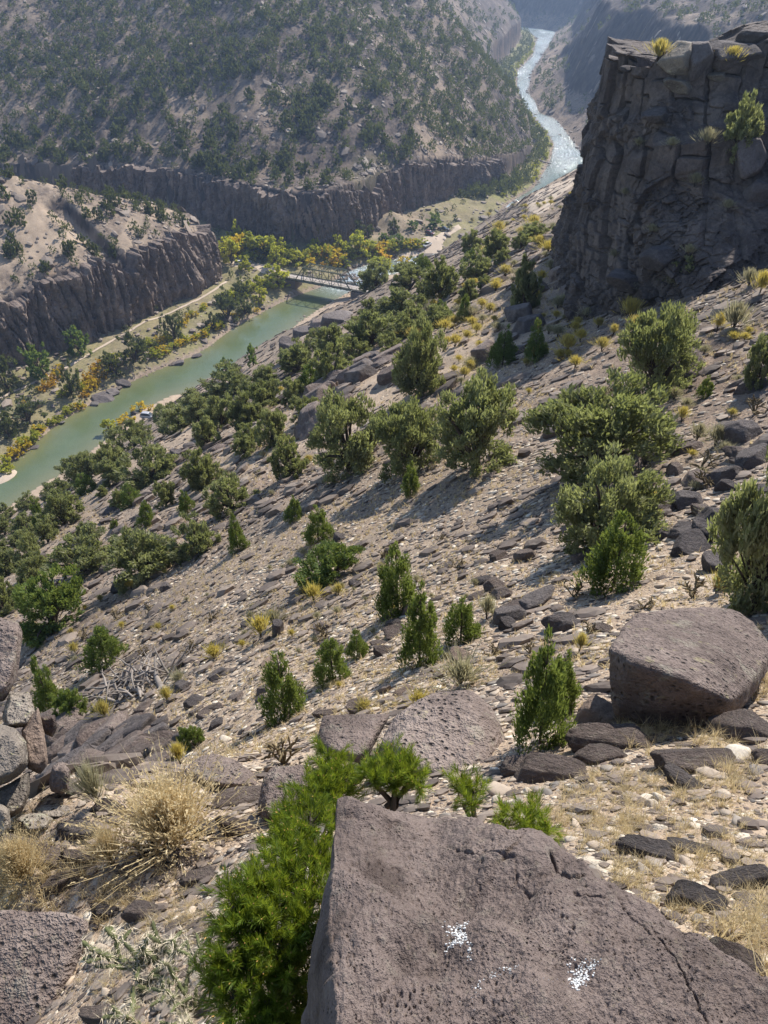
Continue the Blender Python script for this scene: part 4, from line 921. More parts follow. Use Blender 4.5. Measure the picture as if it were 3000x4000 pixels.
RL_ = [
 (160, 3050, 80, 110, 'orange', 'reddish block between the stack and the dark sided block', G5, 0), (325, 3235, 150, 95, 'rockdark', 'smooth blue-black boulder left of the big straw shrub', G1, 1), (290, 3090, 60, 60, 'lichen', 'small grey block below the grey-green shrub', G5, 0), (215, 2945, 75, 60, 'rock', 'small dark rock on top of the rubble by the left stack', G5, 0), (330, 2960, 90, 85, 'rock', 'rubble block in the middle of the left rock pile', G5, 0), (400, 2900, 80, 70, 'rock', 'upper rubble block of the left rock pile', G5, 0), (280, 2900, 80, 60, 'rock', 'rubble block by the pale white stone', G5, 0), (310, 2850, 70, 55, 'rock', 'dark rock at the foot of the round bright juniper', G5, 0), (620, 2895, 180, 75, 'rock', 'brown sloping slab above the lava rubble', G1, 0), (490, 2935, 150, 95, 'rockdark', 'black spongy lava lump in the rubble', G1, 1), (920, 3125, 210, 100, 'rock', 'low brown slab under the broad flat boulder', G1, 1), (120, 3330, 330, 120, 'rock', 'flat pitted slab at the left edge under the dry grass', G1, 1), (330, 3340, 150, 80, 'rock', 'low rough slab under the big straw shrub', G1, 1), (2400, 2880, 285, 140, 'rock', 'low slab in front of the big flat boulder', G1, 1), (2330, 2950, 150, 110, 'rock', 'dark pitted block left of the low slab', G1, 1), (2930, 2840, 160, 140, 'rock', 'dark block at the right edge beside the big flat boulder', G1, 0), (2985, 2965, 110, 150, 'rock', 'pale topped boulder at the right edge', G1, 1), (2715, 2965, 270, 130, 'rock', 'long pitted boulder in the dry grass', G1, 1), (2160, 3010, 260, 140, 'rock', 'pitted boulder behind the foreground rock beside the pebbles', G1, 1), (2025, 2990, 120, 110, 'rock', 'small boulder against the largest central boulder', G1, 1), (2540, 3320, 200, 110, 'rockdark', 'crumbly dark lava rock among cobbles', G1, 1), (2710, 3310, 170, 70, 'rockdark', 'low crumbly rock right of the crumbly dark lava rock', G1, 1), (2700, 3510, 190, 130, 'rockdark', 'spongy black scoria rock by the foreground boulder', G1, 1), (2880, 3440, 260, 100, 'rockdark', 'long red-black scoria ridge at the right edge', G1, 1), (2700, 3060, 190, 80, 'rockdark', 'flat dark rock below the long pitted boulder', G1, 1), (2690, 2140, 125, 105, 'rockdark', 'dark cubic boulder left in the right hand trio', G2, 0), (2780, 2075, 130, 110, 'rockdark', 'topmost dark boulder of the right hand trio', G2, 1), (2800, 2205, 115, 100, 'rockdark', 'lowest dark boulder of the right hand trio', G2, 0), (2205, 2430, 115, 115, 'rockdark', 'round black boulder among white cobbles', G2, 1), (2055, 2365, 100, 60, 'rock', 'grey wedge rock left of the feathery pinyon', G2, 0), (2350, 2450, 80, 55, 'rock', 'grey rock above the big flat boulder', G2, 0), (2900, 1690, 125, 120, 'rockdark', 'layered black boulder in the rubble chute', G2, 0), (2905, 1775, 95, 65, 'rock', 'lighter boulder below the layered black one', G2, 1), (2700, 1455, 100, 65, 'rock', 'blue-grey speckled boulder beside the ragged dark juniper', G2, 1), (2680, 1955, 105, 95, 'rockdark', 'dark angular boulder at the foot of the rubble chute', G2, 0), (2600, 1965, 85, 80, 'rockdark', 'dark boulder beside the angular one at the chute foot', G2, 0), (2760, 1885, 95, 60, 'rock', 'light flat boulder in the rubble chute', G2, 0), (2640, 1830, 70, 60, 'rock', 'grey block above the chute foot', G2, 0), (2830, 1900, 80, 80, 'rockdark', 'dark block by the huge right edge juniper', G2, 0), (2740, 1990, 80, 60, 'rock', 'flat block between the chute and the trio', G2, 0), (2600, 2080, 70, 60, 'rockdark', 'small dark block left of the trio', G2, 0), (2200, 905, 80, 60, 'rock', 'sunlit block on top of the rocky knoll beside the crag', G2, 0), (2145, 935, 75, 50, 'rock', 'slanted block on the rocky knoll beside the crag', G2, 0), (2235, 950, 55, 60, 'rock', 'upright block between the knoll and the crag', G2, 0), (2090, 970, 80, 45, 'rock', 'dark slab low on the rocky knoll', G2, 0), (2120, 1000, 50, 40, 'rock', 'small block at the foot of the rocky knoll', G2, 0), (2190, 980, 60, 40, 'rock', 'flat block at the right foot of the rocky knoll', G2, 0), (1185, 1300, 85, 55, 'rockdark', 'dark rim rock jutting over the water', G2, 0), (1130, 1375, 85, 120, 'rockdark', 'steep dark rim rock at the pale green water', G2, 0), (1305, 1250, 95, 80, 'rockdark', 'rim rock nearest the right bridge end', G2, 0), (1250, 1265, 70, 60, 'rock', 'rim rock between the two larger rim rocks', G2, 0), (405, 1545, 82, 40, 'rockdark', 'cluster of black boulders at the water below the orange willows', G4, 0), (440, 1530, 45, 32, 'rockdark', 'black boulder at the right of the black cluster in the water', G4, 0), (367, 1578, 32, 20, 'cobble', 'pale boulder standing in the green water', G4, 1), (488, 1494, 62, 28, 'rockdark', 'black boulder under the big dark round juniper', G4, 0), (700, 1416, 42, 24, 'rockdark', 'dark boulder at the left of the yellow hedge shore', G4, 0), (772, 1387, 32, 16, 'rockdark', 'small dark boulder at the middle of the yellow hedge shore', G4, 0), (915, 1269, 24, 14, 'cobble', 'small white boulder at the far shore', G4, 1), (234, 1647, 38, 15, 'cobble', 'tan boulder at the left shore', G4, 1), (522, 1614, 24, 20, 'rockdark', 'dark boulder at the tip of the near beach', G4, 0), (133, 1748, 26, 14, 'rockdark', 'dark boulder in the shallow left water', G4, 0), (468, 2292, 66, 55, 'rockdark', 'dark wedge rock under the juniper row', G3, 0), (648, 2292, 48, 60, 'rockdark', 'upright rock under the umbrella juniper', G3, 0), (362, 2805, 48, 62, 'rockdark', 'dark upright rock right of the round bright green juniper', G3, 0), (1328, 2100, 55, 46, 'rockdark', 'dark wedge rock right of the dark triangular pinyon', G3, 0), (1524, 2152, 42, 46, 'rockdark', 'pointed black rock above the tall full pinyon', G3, 0), (1385, 2278, 48, 32, 'rockdark', 'dark tilted rock beside the right yellow flowering shrub', G3, 0), (1965, 2172, 115, 42, 'rock', 'long flat slab on the upper scree', G3, 0), (1910, 2262, 52, 36, 'rockdark', 'dark rock under the long flat slab', G3, 0), (1868, 2328, 62, 46, 'rock', 'split rock right of the tall full pinyon', G3, 0), (1548, 2460, 80, 52, 'rock', 'light flat rock at the foot of the tall full pinyon', G3, 0), (1500, 2545, 82, 42, 'rock', 'flat rock left of the tall light green pinyon', G3, 0), (1480, 2514, 62, 30, 'rock', 'small flat rock above the flat rock on the cobbles', G3, 0), (1085, 2462, 50, 82, 'rockdark', 'black upright rock beside the yellow shrub', G3, 0), (1800, 2560, 80, 70, 'orange', 'reddish rock at the foot of the see-through pinyon', G3, 0), (1580, 2700, 85, 48, 'orange', 'reddish flat rock above the largest central boulder', G3, 0), (1415, 2765, 125, 60, 'rock', 'flat rock behind the pitted boulder', G3, 0), (1283, 2782, 98, 46, 'rock', 'flat rock right of the dense dark pinyon', G3, 0), (1977, 2440, 64, 72, 'rockdark', 'dark rock right of the grey thorny shrub', G3, 0), (1290, 2520, 90, 50, 'rock', 'low slab left of the ragged topped pinyon', G3, 0), (1050, 2590, 70, 40, 'orange', 'reddish slab left of the dense dark pinyon', G3, 0), (760, 2740, 80, 60, 'rockdark', 'dark rock under the dead twigs', G3, 0), (800, 2790, 60, 40, 'rock', 'grey rock above the bright green sapling', G3, 0), (960, 2440, 40, 30, 'rockdark', 'small dark rock on the open scree left of the yellow shrub', G3, 0), (640, 1655, 40, 28, 'rockdark', 'dark rock on the slope right of the parked silver car', G3, 0), (690, 1770, 50, 40, 'rockdark', 'dark block in the rock pile on the left slope', G3, 0), (740, 1740, 46, 36, 'rockdark', 'upper block in the rock pile on the left slope', G3, 0), (860, 1750, 60, 35, 'rock', 'large pale rock on the left slope', G3, 1), (440, 1990, 60, 40, 'rockdark', 'dark rock outcrop above the tiny pinyon', G3, 0), (980, 2420, 34, 26, 'rockdark', 'black stone on the scree', G3, 0)
]
RL_ += [(420, 3160, 130, 80, 'rock', 'brown rock between the grey-green bush and the broad flat boulder', G1, 1), (560, 3170, 150, 90, 'rock', 'dark brown rock behind the big straw shrub', G1, 1), (640, 3080, 110, 80, 'rock', 'brown rock above the big straw shrub', G1, 0), (950, 3230, 150, 90, 'rock', 'reddish brown rock left of the foreground pine', G1, 1), (820, 3240, 120, 70, 'rockdark', 'dark crumbly rock right of the big straw shrub', G1, 1), (250, 3440, 170, 80, 'rock', 'brown slab in the dry grass at the lower left', G1, 1), (560, 3560, 160, 80, 'rock', 'reddish brown low rock above the cactus', G1, 1), (790, 3420, 130, 70, 'rock', 'brown flat rock left of the pine', G1, 1), (420, 3560, 110, 60, 'rockdark', 'dark rock at the right end of the corner boulder', G1, 1), (700, 3700, 100, 60, 'rock', 'brown rock by the grey dead stick', G1, 1), (400, 3960, 150, 90, 'rock', 'brown rock under the cactus at the bottom edge', G1, 1)]
for (u, v, wp, hp, mat, lab, g, rd) in RL_:
    put_rock(u, v, wp, hp, mat, lab, g, rnd=bool(rd), name='boulder' if wp > 90 else 'rock')
# on the crag: blocks crowning its edge
for (u, v, wp, hp, mat, lab) in ((2645, 200, 120, 120, 'lichen', 'sunlit pale cubic boulder crowning the shaded crag'), (2735, 195, 95, 150, 'rockdark', 'dark tall block right of the pale cubic boulder on the crag'), (2440, 262, 60, 26, 'rockdark', 'flat capstone at the left end of the crag'), (2900, 190, 200, 110, 'rockdark', 'big dark block at the upper right of the crag'), (2560, 470, 100, 60, 'rockdark', 'rounded boulder perched halfway up the crag'), (2960, 110, 110, 70, 'rockdark', 'topmost dark block at the right edge of the crag'), (2930, 560, 110, 170, 'rockdark', 'leaning slab at the right side of the crag'), (2980, 720, 80, 100, 'rockdark', 'dark slab at the right edge of the crag'), (2560, 1010, 120, 90, 'rockdark', 'split rounded boulder in the crag rubble'), (2440, 1080, 110, 80, 'rockdark', 'dark boulder low in the crag rubble'), (2820, 270, 60, 36, 'lichen', 'small light block on the crag edge'), (2690, 320, 100, 60, 'lichen', 'light topped blocks behind the crag edge')):
    d = ray(u, v + hp * .25); q = SPV.reshape(-1, 3) - np.array([0, 0, CAMZ]); t_ = q @ d / (d @ d); dist = np.linalg.norm(q - t_[:, None] * d, axis=1); near_ = dist < dist.min() + .35; i_ = np.where(near_, t_, 1e9).argmin(); p = SPV.reshape(-1, 3)[i_]; k = t_[i_] / FPX
    i = random.randrange(8); key = (False, i, mat)
    if key not in rock_me: V, F = ROCKS[i]; o = mk('boulder', V, [F], M[mat], None, True); rock_me[key] = o.data
    else: o = bpy.data.objects.new('boulder', rock_me[key]); COL.objects.link(o)
    o.scale = (wp * k * .62, (wp + hp) * k * .3, hp * k * .62); o.location = p + np.array([0, .25 * wp * k, hp * k * .12]); o.rotation_euler = (0, random.uniform(-.15, .15), random.uniform(-.4, .4)); tag(o, lab, 'boulder', 'blocks of the shaded crag')
# the big flat boulder
t0 = at(2640, 2840)[1]
def pw(u, v, t): return np.array([0, 0, CAMZ]) + ray(u, v) * t
BF = [(2388, 2800, 0), (2500, 2838, -.1), (2680, 2850, -.1), (2790, 2840, -.1), (2900, 2780, 0), (2384, 2675, -.1), (2388, 2535, -.25), (2490, 2590, -.60), (2690, 2655, -.74), (2850, 2740, -.55), (2910, 2705, -.30), (2424, 2450, .5), (2482, 2394, .9), (2633, 2384, 1.2), (2772, 2364, 1.35), (2880, 2386, 1.35), (2950, 2434, 1.2), (3030, 2530, .9), (3010, 2620, .7), (2500, 2700, 1.7), (2900, 2650, 1.9), (2700, 2800, 1.6)]
V, F, c = hull_rock([pw(u, v, t0 + dt) for u, v, dt in BF], 6, 60, .045, 2.6, 11, .020)
o = mk('boulder', V, [F], M['rock'], None, True); o.location = c; tag(o, 'big flat topped boulder with a cracked shaded front right of centre', 'boulder', G1)
def hull_px(label, outline, t, thick, mat, group, bulge=.35, seed=1, sub_=6, p=30, amp=.06, name='boulder', tilt=0.0):
    """boulder from its outline in the picture: the outline ring at its own distance (upper points farther by tilt), a nearer bulge and a smaller far side"""
    O = np.array(outline, float); c = O.mean(0); hv = np.ptp(O[:, 1]); P = []
    for u, v in O:
        f = (O[:, 1].max() - v) / hv; P.append(pw(u, v, t + tilt * f)); q = c + (np.array([u, v]) - c) * .72
        P.append(pw(q[0], q[1], t + tilt * f - thick * bulge)); P.append(pw(q[0], q[1] + .0 * hv, t + tilt * f + thick * (1 - bulge)))
    V, F, cc = hull_rock(P, sub_, p, amp, 2.6, seed, .024); o = mk(name, V, [F], M[mat], None, True); o.location = cc; return tag(o, label, 'boulder', group)
tb = at(1720, 3010)[1]
hull_px('largest central boulder, domed and full of holes', [(1470, 2945), (1524, 2805), (1603, 2745), (1705, 2697), (1844, 2690), (1925, 2762), (1975, 2850), (1985, 2975), (1960, 3060), (1800, 3085), (1640, 3075), (1510, 3030)], tb, 1.0, 'rock', G1, .3, 21, tilt=.75)
hull_px('pitted boulder under the dark pinyon, left of the largest central boulder', [(1241, 2860), (1256, 2798), (1340, 2790), (1455, 2790), (1530, 2786), (1470, 2860), (1436, 2910), (1424, 2985), (1290, 2965), (1235, 2930)], tb + .25, .9, 'rock', G1, .25, 22, tilt=.6)
hull_px('pinkish boulder left of the foreground pine boughs', [(1003, 3180), (1020, 3040), (1060, 2995), (1190, 2985), (1262, 3010), (1262, 3080), (1215, 3150), (1100, 3175), (1030, 3215)], at(1120, 3190)[1], .5, 'rock', G1, .3, 23, tilt=.35)
ts = at(90, 3260)[1]
hull_px('tall reddish boulder at the top of the left stack', [(-120, 2420), (0, 2405), (70, 2420), (92, 2465), (80, 2560), (60, 2660), (20, 2740), (-120, 2780)], ts + .9, .9, 'rock', G5, .3, 24, tilt=.4)
hull_px('squarish lichen-spotted boulder in the left stack', [(5, 2800), (35, 2705), (115, 2700), (140, 2790), (120, 2840), (20, 2850)], ts + .65, .5, 'lichen', G5, .3, 25, tilt=.25)
hull_px('large rounded boulder with grey-green lichen at the left edge', [(-160, 2840), (-30, 2822), (60, 2840), (105, 2900), (112, 2990), (70, 3040), (0, 3075), (-160, 3100)], ts + .1, .8, 'lichen', G5, .4, 26, tilt=.3)
hull_px('rust brown leaning slab in the left stack', [(82, 2850), (112, 2815), (150, 2760), (172, 2850), (190, 2980), (160, 3030), (108, 3010), (100, 2900)], ts + .42, .4, 'orange', G5, .3, 27, tilt=.25)
hull_px('rough dark block right of the rust brown slab', [(158, 2800), (215, 2790), (226, 2840), (205, 2880), (160, 2860)], ts + .9, .4, 'rock', G5, .3, 28, 5)
hull_px('leaning block under the lichen boulder', [(-20, 3090), (70, 3040), (118, 3010), (120, 3090), (90, 3170), (40, 3200), (-20, 3220)], ts + .15, .5, 'lichen', G5, .3, 29, tilt=.2)
hull_px('lowest rounded boulder of the left stack', [(-80, 3150), (0, 3135), (38, 3160), (44, 3230), (20, 3280), (-80, 3300)], ts - .1, .5, 'lichen', G5, .4, 30, 5)
hull_px('dark sided block beside the grey-green shrub', [(190, 3060), (205, 2990), (245, 2975), (276, 3010), (272, 3090), (240, 3105), (200, 3095)], ts + .3, .4, 'rock', G5, .35, 31, 5)
hull_px('flat tan stone at the bottom of the left stack', [(60, 3205), (90, 3180), (170, 3172), (212, 3200), (190, 3245), (100, 3252)], ts - .05, .4, 'lichen', G5, .3, 32, 5, tilt=.2)
hull_px('long tan slab in front of the dark smooth boulder', [(118, 3165), (160, 3142), (280, 3140), (328, 3160), (330, 3192), (230, 3200), (140, 3195)], ts + .15, .35, 'lichen', G5, .3, 33, 5, tilt=.15)
tq = at(200, 3900)[1]
hull_px('large pinkish pitted boulder in the bottom left corner', [(-150, 3560), (0, 3548), (120, 3560), (280, 3565), (350, 3600), (330, 3700), (280, 3790), (270, 3880), (230, 3960), (150, 4080), (-150, 4120)], tq - .1, .45, 'rock', G1, .15, 34, tilt=.35, amp=.08)
hull_px('broad flat brown boulder behind the big straw shrub', [(718, 3010), (760, 2965), (830, 2940), (920, 2965), (1005, 3030), (1000, 3080), (880, 3090), (760, 3060)], at(860, 3090)[1], .5, 'rock', G1, .25, 35, tilt=.5)
# crack blocks under its left foot
put_rock(2330, 2790, 150, 150, 'orange', 'reddish block half under the big flat boulder', G1, rnd=True)
# ------------------------------------------------------------------ the foreground boulder, traced in the picture and given its own distance and thickness
OUT = [(1322, 3092), (1362, 3086), (1440, 3074), (1500, 3086), (1570, 3082), (1630, 3072), (1692, 3066), (1740, 3082), (1800, 3120), (1890, 3182), (1990, 3268), (2080, 3290), (2150, 3308), (2210, 3350), (2262, 3400), (2330, 3478), (2390, 3510), (2450, 3534), (2520, 3560), (2600, 3618), (2690, 3680), (2780, 3742), (2870, 3800), (2960, 3862), (3050, 3930), (3300, 4120), (3500, 4400), (3300, 4700), (2400, 4800), (1500, 4750), (1330, 4500), (1312, 4200), (1316, 4000), (1312, 3800), (1296, 3700), (1290, 3600), (1300, 3500), (1306, 3400), (1310, 3300), (1312, 3200), (1316, 3130)]
OUT = np.array(OUT, float); OUT[:, 1] -= 34 * sstep(3650, 3150, OUT[:, 1]) * (OUT[:, 0] < 2700); cu = np.array([2050., 3820.])
OUTs = resamp(np.vstack([OUT, OUT[:1]]), 7.0)[:-1]
OUTs = OUTs + np.stack([6 * fbm(OUTs[:, 0] / 60, OUTs[:, 1] / 60, seed=700), 6 * fbm(OUTs[:, 0] / 60, OUTs[:, 1] / 60, seed=701)], 1)
na = len(OUTs); nrg = 330; f = np.linspace(0, 1, nrg) ** .9
UV = cu[None, None, :] + (OUTs - cu)[:, None, :] * f[None, :, None]; U_, V_ = UV[..., 0], UV[..., 1]
def hero_t(u, v):
    it = .435 + (v - 3080) * (.667 - .435) / 920. - .00001 * (u - 1700); return 1 / it
Tt = hero_t(U_, V_); A_ = (U_ - 1500) / FPX; B_ = (2000 - V_) / FPX
HP = np.stack([A_ * Tt, (CP + B_ * SP) * Tt, CAMZ + (-SP + B_ * CP) * Tt], -1)
e1 = pw(1700, 3200, hero_t(1700, 3200)); e2 = pw(2200, 3700, hero_t(2200, 3700)); e3 = pw(1700, 3900, hero_t(1700, 3900)); HN = np.cross(e2 - e1, e3 - e1); HN /= np.linalg.norm(HN); HN = HN if HN[2] > 0 else -HN
# relief: two ledges, a raised back corner, cracks and vesicle hollows
def line_d(u, v, P):
    P = np.array(P, float); d, _ = sdist(P, u, v); return d
c1 = line_d(U_, V_, [(1250, 3370), (1305, 3400), (1440, 3478), (1590, 3560), (1720, 3600), (1900, 3640), (2150, 3700)])   # + above in the picture
cr1 = np.abs(line_d(U_, V_, [(1720, 3170), (1790, 3260), (1830, 3300), (2010, 3380), (2020, 3450), (2100, 3520)]) + 8 * fbm(U_ / 40, V_ / 40, seed=702))
cr2 = np.abs(line_d(U_, V_, [(2150, 3380), (2180, 3450), (2220, 3490), (2270, 3480)]) + 8 * fbm(U_ / 30, V_ / 30, seed=703))
cr3 = np.abs(line_d(U_, V_, [(2240, 3560), (2400, 3590), (2500, 3680), (2560, 3760), (2640, 3830), (2720, 3980), (2800, 4200)]) + 10 * fbm(U_ / 40, V_ / 40, seed=704))
fade1 = sstep(2150, 1700, U_)
low = np.where(c1 < 0, 1, 0) * 1.0; s1 = sstep(26, -34, c1 + 14 * fbm(U_ / 70, V_ / 70, seed=705))
rel = -.085 * s1 * fade1 + .030 * sstep(150, 0, np.abs(c1 - 60)) * fade1
rel += .035 * sstep(3190, 3120, V_ + .18 * np.abs(U_ - 1600) * sstep(1640, 1700, U_)) * sstep(1700, 1560, U_) * (.5 + .8 * fbm(U_ / 90, V_ / 50, seed=706))
c2 = line_d(U_, V_, [(2140, 3480), (2050, 3540), (1900, 3560), (1830, 3460), (1950, 3380)]); rel += .014 * sstep(20, -20, c2) * sstep(1800, 1900, U_) * sstep(3300, 3360, V_)
rel += .075 * fbm(U_ / 420, V_ / 420, o=3, seed=707) + .013 * fbm(U_ / 120, V_ / 120, o=3, seed=708) + .0055 * fbm(U_ / 34, V_ / 34, o=3, seed=709) + .0035 * fbm(U_ / 12, V_ / 12, o=2, seed=713)
rel -= .013 * sstep(7, 1, cr1) * sstep(-.2, .3, fbm(U_ / 60, V_ / 60, seed=714) + .1) + .020 * sstep(9, 1, cr2) + .012 * sstep(6, 1, cr3) * sstep(-.3, .2, fbm(U_ / 70, V_ / 70, seed=715) + .1)
f1, f2, idv = cell(U_ / 20, V_ / 20, 0 * U_ + .5, 710); hol = sstep(.0, .35, fbm(U_ / 150, V_ / 150, seed=711) + .1); rel -= .0075 * sstep(.42, .1, f1) * (idv > .45) * hol
bw = np.exp(-(((U_ - 1570) / 110) ** 2 + ((V_ - 3900) / 75) ** 2)); rel -= .010 * bw; rel -= .016 * bw * sstep(.45, .1, f1)
edge = sstep(.93, 1.0, f)[None, :]; rel = rel - .012 * edge ** 2
HP = HP + HN[None, None, :] * rel[..., None]
# skirt: the sides of the block
ed = HP[:, -1]; cen = HP[:, 0].mean(0); od = ed - cen; od[:, 2] = 0; od /= np.linalg.norm(od, axis=1)[:, None]; ns = 46; w_ = np.linspace(0, 1, ns + 1)[1:]
leftness = sstep(.55, .95, -od[:, 0])
drop = .62; SK = ed[:, None, :] + np.zeros((1, ns, 1)); SK[..., 2] -= drop * w_[None, :]
outw = (-.05 + .13 * leftness)[:, None] * w_[None, :] + .022 * np.sin(np.minimum(w_ * 9, 1.57))[None, :] + .035 * fbm(np.arange(na)[:, None] / 22. + 0 * w_[None, :], w_[None, :] * 5 + 0 * leftness[:, None], seed=712) * w_[None, :] ** .5
SK[..., 0] += od[:, 0][:, None] * outw; SK[..., 1] += od[:, 1][:, None] * outw
HV = np.concatenate([HP, SK], 1); K = HV.shape[1]
ia = np.arange(na)[:, None]; ja = (np.arange(na)[:, None] + 1) % na; kk = np.arange(K - 1)[None, :]
Fh = np.stack([ia * K + kk, ia * K + kk + 1, ja * K + kk + 1, ja * K + kk], -1).reshape(-1, 4)
hero = mk('boulder', HV.reshape(-1, 3), [Fh], M['hero'], None, True)
me = hero.data; bm_ = bmesh.new(); bm_.from_mesh(me); bmesh.ops.remove_doubles(bm_, verts=bm_.verts, dist=1e-5); bmesh.ops.recalc_face_normals(bm_, faces=bm_.faces); bm_.to_mesh(me); bm_.free()
# make sure the top faces up
tp = [p for p in me.polygons if p.center.z > CAMZ - 2.2][:50]
if sum(p.normal.z for p in tp) < 0: me.flip_normals()
tag(hero, 'huge pitted purplish-brown boulder in the foreground with white bird droppings', 'boulder')
def hero_pt(u, v):
    q = (U_ - u) ** 2 + (V_ - v) ** 2; i = np.unravel_index(q.argmin(), q.shape); return HP[i]
rd = np.random.default_rng(77)
for qi, (u, v, su, sv, n, rr0) in enumerate(((1780, 3665, 20, 26, 60, 4.4), (1800, 3700, 12, 16, 46, 4.2), (1830, 3760, 5, 16, 18, 3.4), (1765, 3710, 14, 8, 24, 3.2), (2265, 3850, 26, 20, 80, 4.2), (2250, 3870, 12, 12, 44, 4.0), (2300, 3830, 16, 10, 26, 3.0), (1940, 3865, 26, 9, 14, 3.6), (1870, 3890, 16, 12, 10, 3.6), (1850, 3960, 40, 20, 6, 2.4), (1995, 3870, 12, 9, 9, 2.8), (2160, 3900, 20, 16, 4, 1.8))):
    if qi in (0, 4, 7): mbd = MB()
    for _ in range(int(n * 1.5)):
        p = hero_pt(u + rd.normal() * su, v + rd.normal() * sv); r_ = rr0 * rd.uniform(.25, .95) * hero_t(u, v) / FPX; a = np.linspace(0, 6.28, 7, endpoint=False); q = np.cross(HN, [1, 0, 0]); q /= np.linalg.norm(q); b = np.cross(HN, q)
        jr = r_ * rd.uniform(.55, 1.3, 7); ring = p + q * (np.cos(a) * jr)[:, None] + b * (np.sin(a) * jr * 1.3)[:, None] + HN * .0012
        base = ring - HN * .008; top = p + HN * .0022; Vd = np.vstack([base, ring, top]); Fd = []
        mbd.add(Vd, [(i, (i + 1) % 7, 7 + (i + 1) % 7, 7 + i) for i in range(7)]); s_ = mbd.n - 15; mbd.F[3].append(np.array([(s_ + 7 + i, s_ + 7 + (i + 1) % 7, s_ + 14) for i in range(7)])); mbd.mi[3].append(np.zeros(7, int))
    if qi in (3, 6, 11): tag(mbd.build('bird_droppings', M['dropping'], hero), ('white splash of bird droppings on the left', 'white splash of bird droppings on the right', 'small white specks of bird droppings')[(3, 6, 11).index(qi)], kind='stuff')

put_rock(2870, 3760, 200, 190, 'rock', 'pitted lump leaning on the right side of the foreground boulder', G1, idx=2, squash=.8)
# ------------------------------------------------------------------ scree, cobbles
def scatter_stuff(name, P, S3, A, shapes, mat, tint, smooth=False, tilt=None):
    m = MB(); n = len(P); k = rng.integers(0, len(shapes), n)
    for j, (V, F) in enumerate(shapes):
        ix = np.where(k == j)[0]
        if not len(ix): continue
        ca, sa = np.cos(A[ix])[:, None], np.sin(A[ix])[:, None]; v = V[None] * S3[ix][:, None, :]
        x_ = v[..., 0] * ca - v[..., 1] * sa; y_ = v[..., 0] * sa + v[..., 1] * ca; z_ = v[..., 2]
        if tilt is not None: z_ = z_ + x_ * tilt[ix, 0][:, None] + y_ * tilt[ix, 1][:, None]
        Q = np.stack([x_, y_, z_], -1) + P[ix][:, None, :]
        m.add(Q.reshape(-1, 3), (F[None] + (np.arange(len(ix)) * len(V))[:, None, None]).reshape(-1, 3), np.repeat(tint[ix], len(V)))
    return tag(m.build(name, mat, None, smooth), kind='stuff')
LOW = [rand_rock(800 + i, 2, 9, 22, .10, .6) for i in range(6)]; TINY = [rand_rock(820 + i, 1, 7, 16, .1, .6) for i in range(6)]; PEB = [rand_rock(840 + i, 2, 5, 5, .12, .75) for i in range(5)]
def polar(n, r0, r1, w=1.0):
    r = np.exp(rng.uniform(math.log(r0), math.log(r1), n)); t = rng.uniform(-1, 1, n) * tmax(r) * w; return r * np.sin(t), r * np.cos(t), r
def grad(x, y, e):
    return np.stack([(ground_z(x + e, y) - ground_z(x - e, y)) / (2 * e), (ground_z(x, y + e) - ground_z(x, y - e)) / (2 * e)], 1)
# dark angular scree on the near slope
x, y, r = polar(95000, 1.8, 330, .95); z = ground_z(x, y)
dl_, dr_ = sdist(LB, x, y)[0], -sdist(RB, x, y)[0]
den = .16 + .84 * sstep(-.15, .4, fbm(x / 17, y / 17, seed=860) + .45 * sstep(5, 32, x) * sstep(85, 20, y) * sstep(8, 16, r) + .25 * sstep(70, 120, y)) * sstep(-.5, .25, fbm(x / 4.5, y / 4.5, seed=861))
den = den * (.35 + .65 * sstep(9, 20, r)); den = np.where(r < 9, .20 + .3 * sstep(.0, .4, fbm(x / 1.3, y / 1.3, seed=862)), den); den = np.where((x > 14) & (y < 60) & (r > 14), np.maximum(den, .9), den)
ok = (dr_ > 6) & (rng.random(len(x)) < den) & (y > .3)
for tp_ in TREEPOS[:0]: pass
x, y, z, r = x[ok], y[ok], z[ok], r[ok]
sz = (.0021 * r + .010) * (rng.pareto(2.0, len(x)) + 1); sz = np.minimum(np.minimum(sz, .75), .0155 * r + .02)
dep_ = y * CP - (z - CAMZ) * SP; uu = 1500 + FPX * x / dep_; vv = 2000 - FPX * ((z - CAMZ) * CP + y * SP) / dep_
for poly, f_ in (([(2450, 1450), (2990, 1300), (3100, 2300), (2600, 2350), (2480, 1950)], 1.35), ([(1200, 1450), (1500, 1380), (1560, 1500), (1400, 1720), (1150, 1720)], 1.8), ([(150, 2850), (650, 2850), (700, 3120), (220, 3100)], 2.6), ([(1900, 2350), (2300, 2300), (2400, 2700), (2000, 2700)], 1.9), ([(1900, 1050), (2250, 950), (2250, 1350), (1900, 1400)], 1.5), ([(1250, 2900), (1500, 2950), (1450, 3100), (1200, 3100)], 1.6)):
    sz = np.where(sdist(np.array(poly, float), uu, vv, True)[0] > 0, sz * f_, sz)
px_ = sz / r; od_ = np.argsort(-px_); vis_ = []
S3 = np.stack([sz * rng.uniform(.8, 1.35, len(x)), sz * rng.uniform(.7, 1.1, len(x)), sz * rng.uniform(.45, 1.05, len(x))], 1); A = rng.uniform(0, 6.28, len(x)); G_ = grad(x, y, .6)
dep_ = y * CP - (z - CAMZ) * SP; uu = 1500 + FPX * x / dep_; vv = 2000 - FPX * ((z - CAMZ) * CP + y * SP) / dep_
vis_ = [i for i in od_ if -20 < uu[i] < 3020 and -20 < vv[i] < 3950 and (r[i] > 10)][:170]
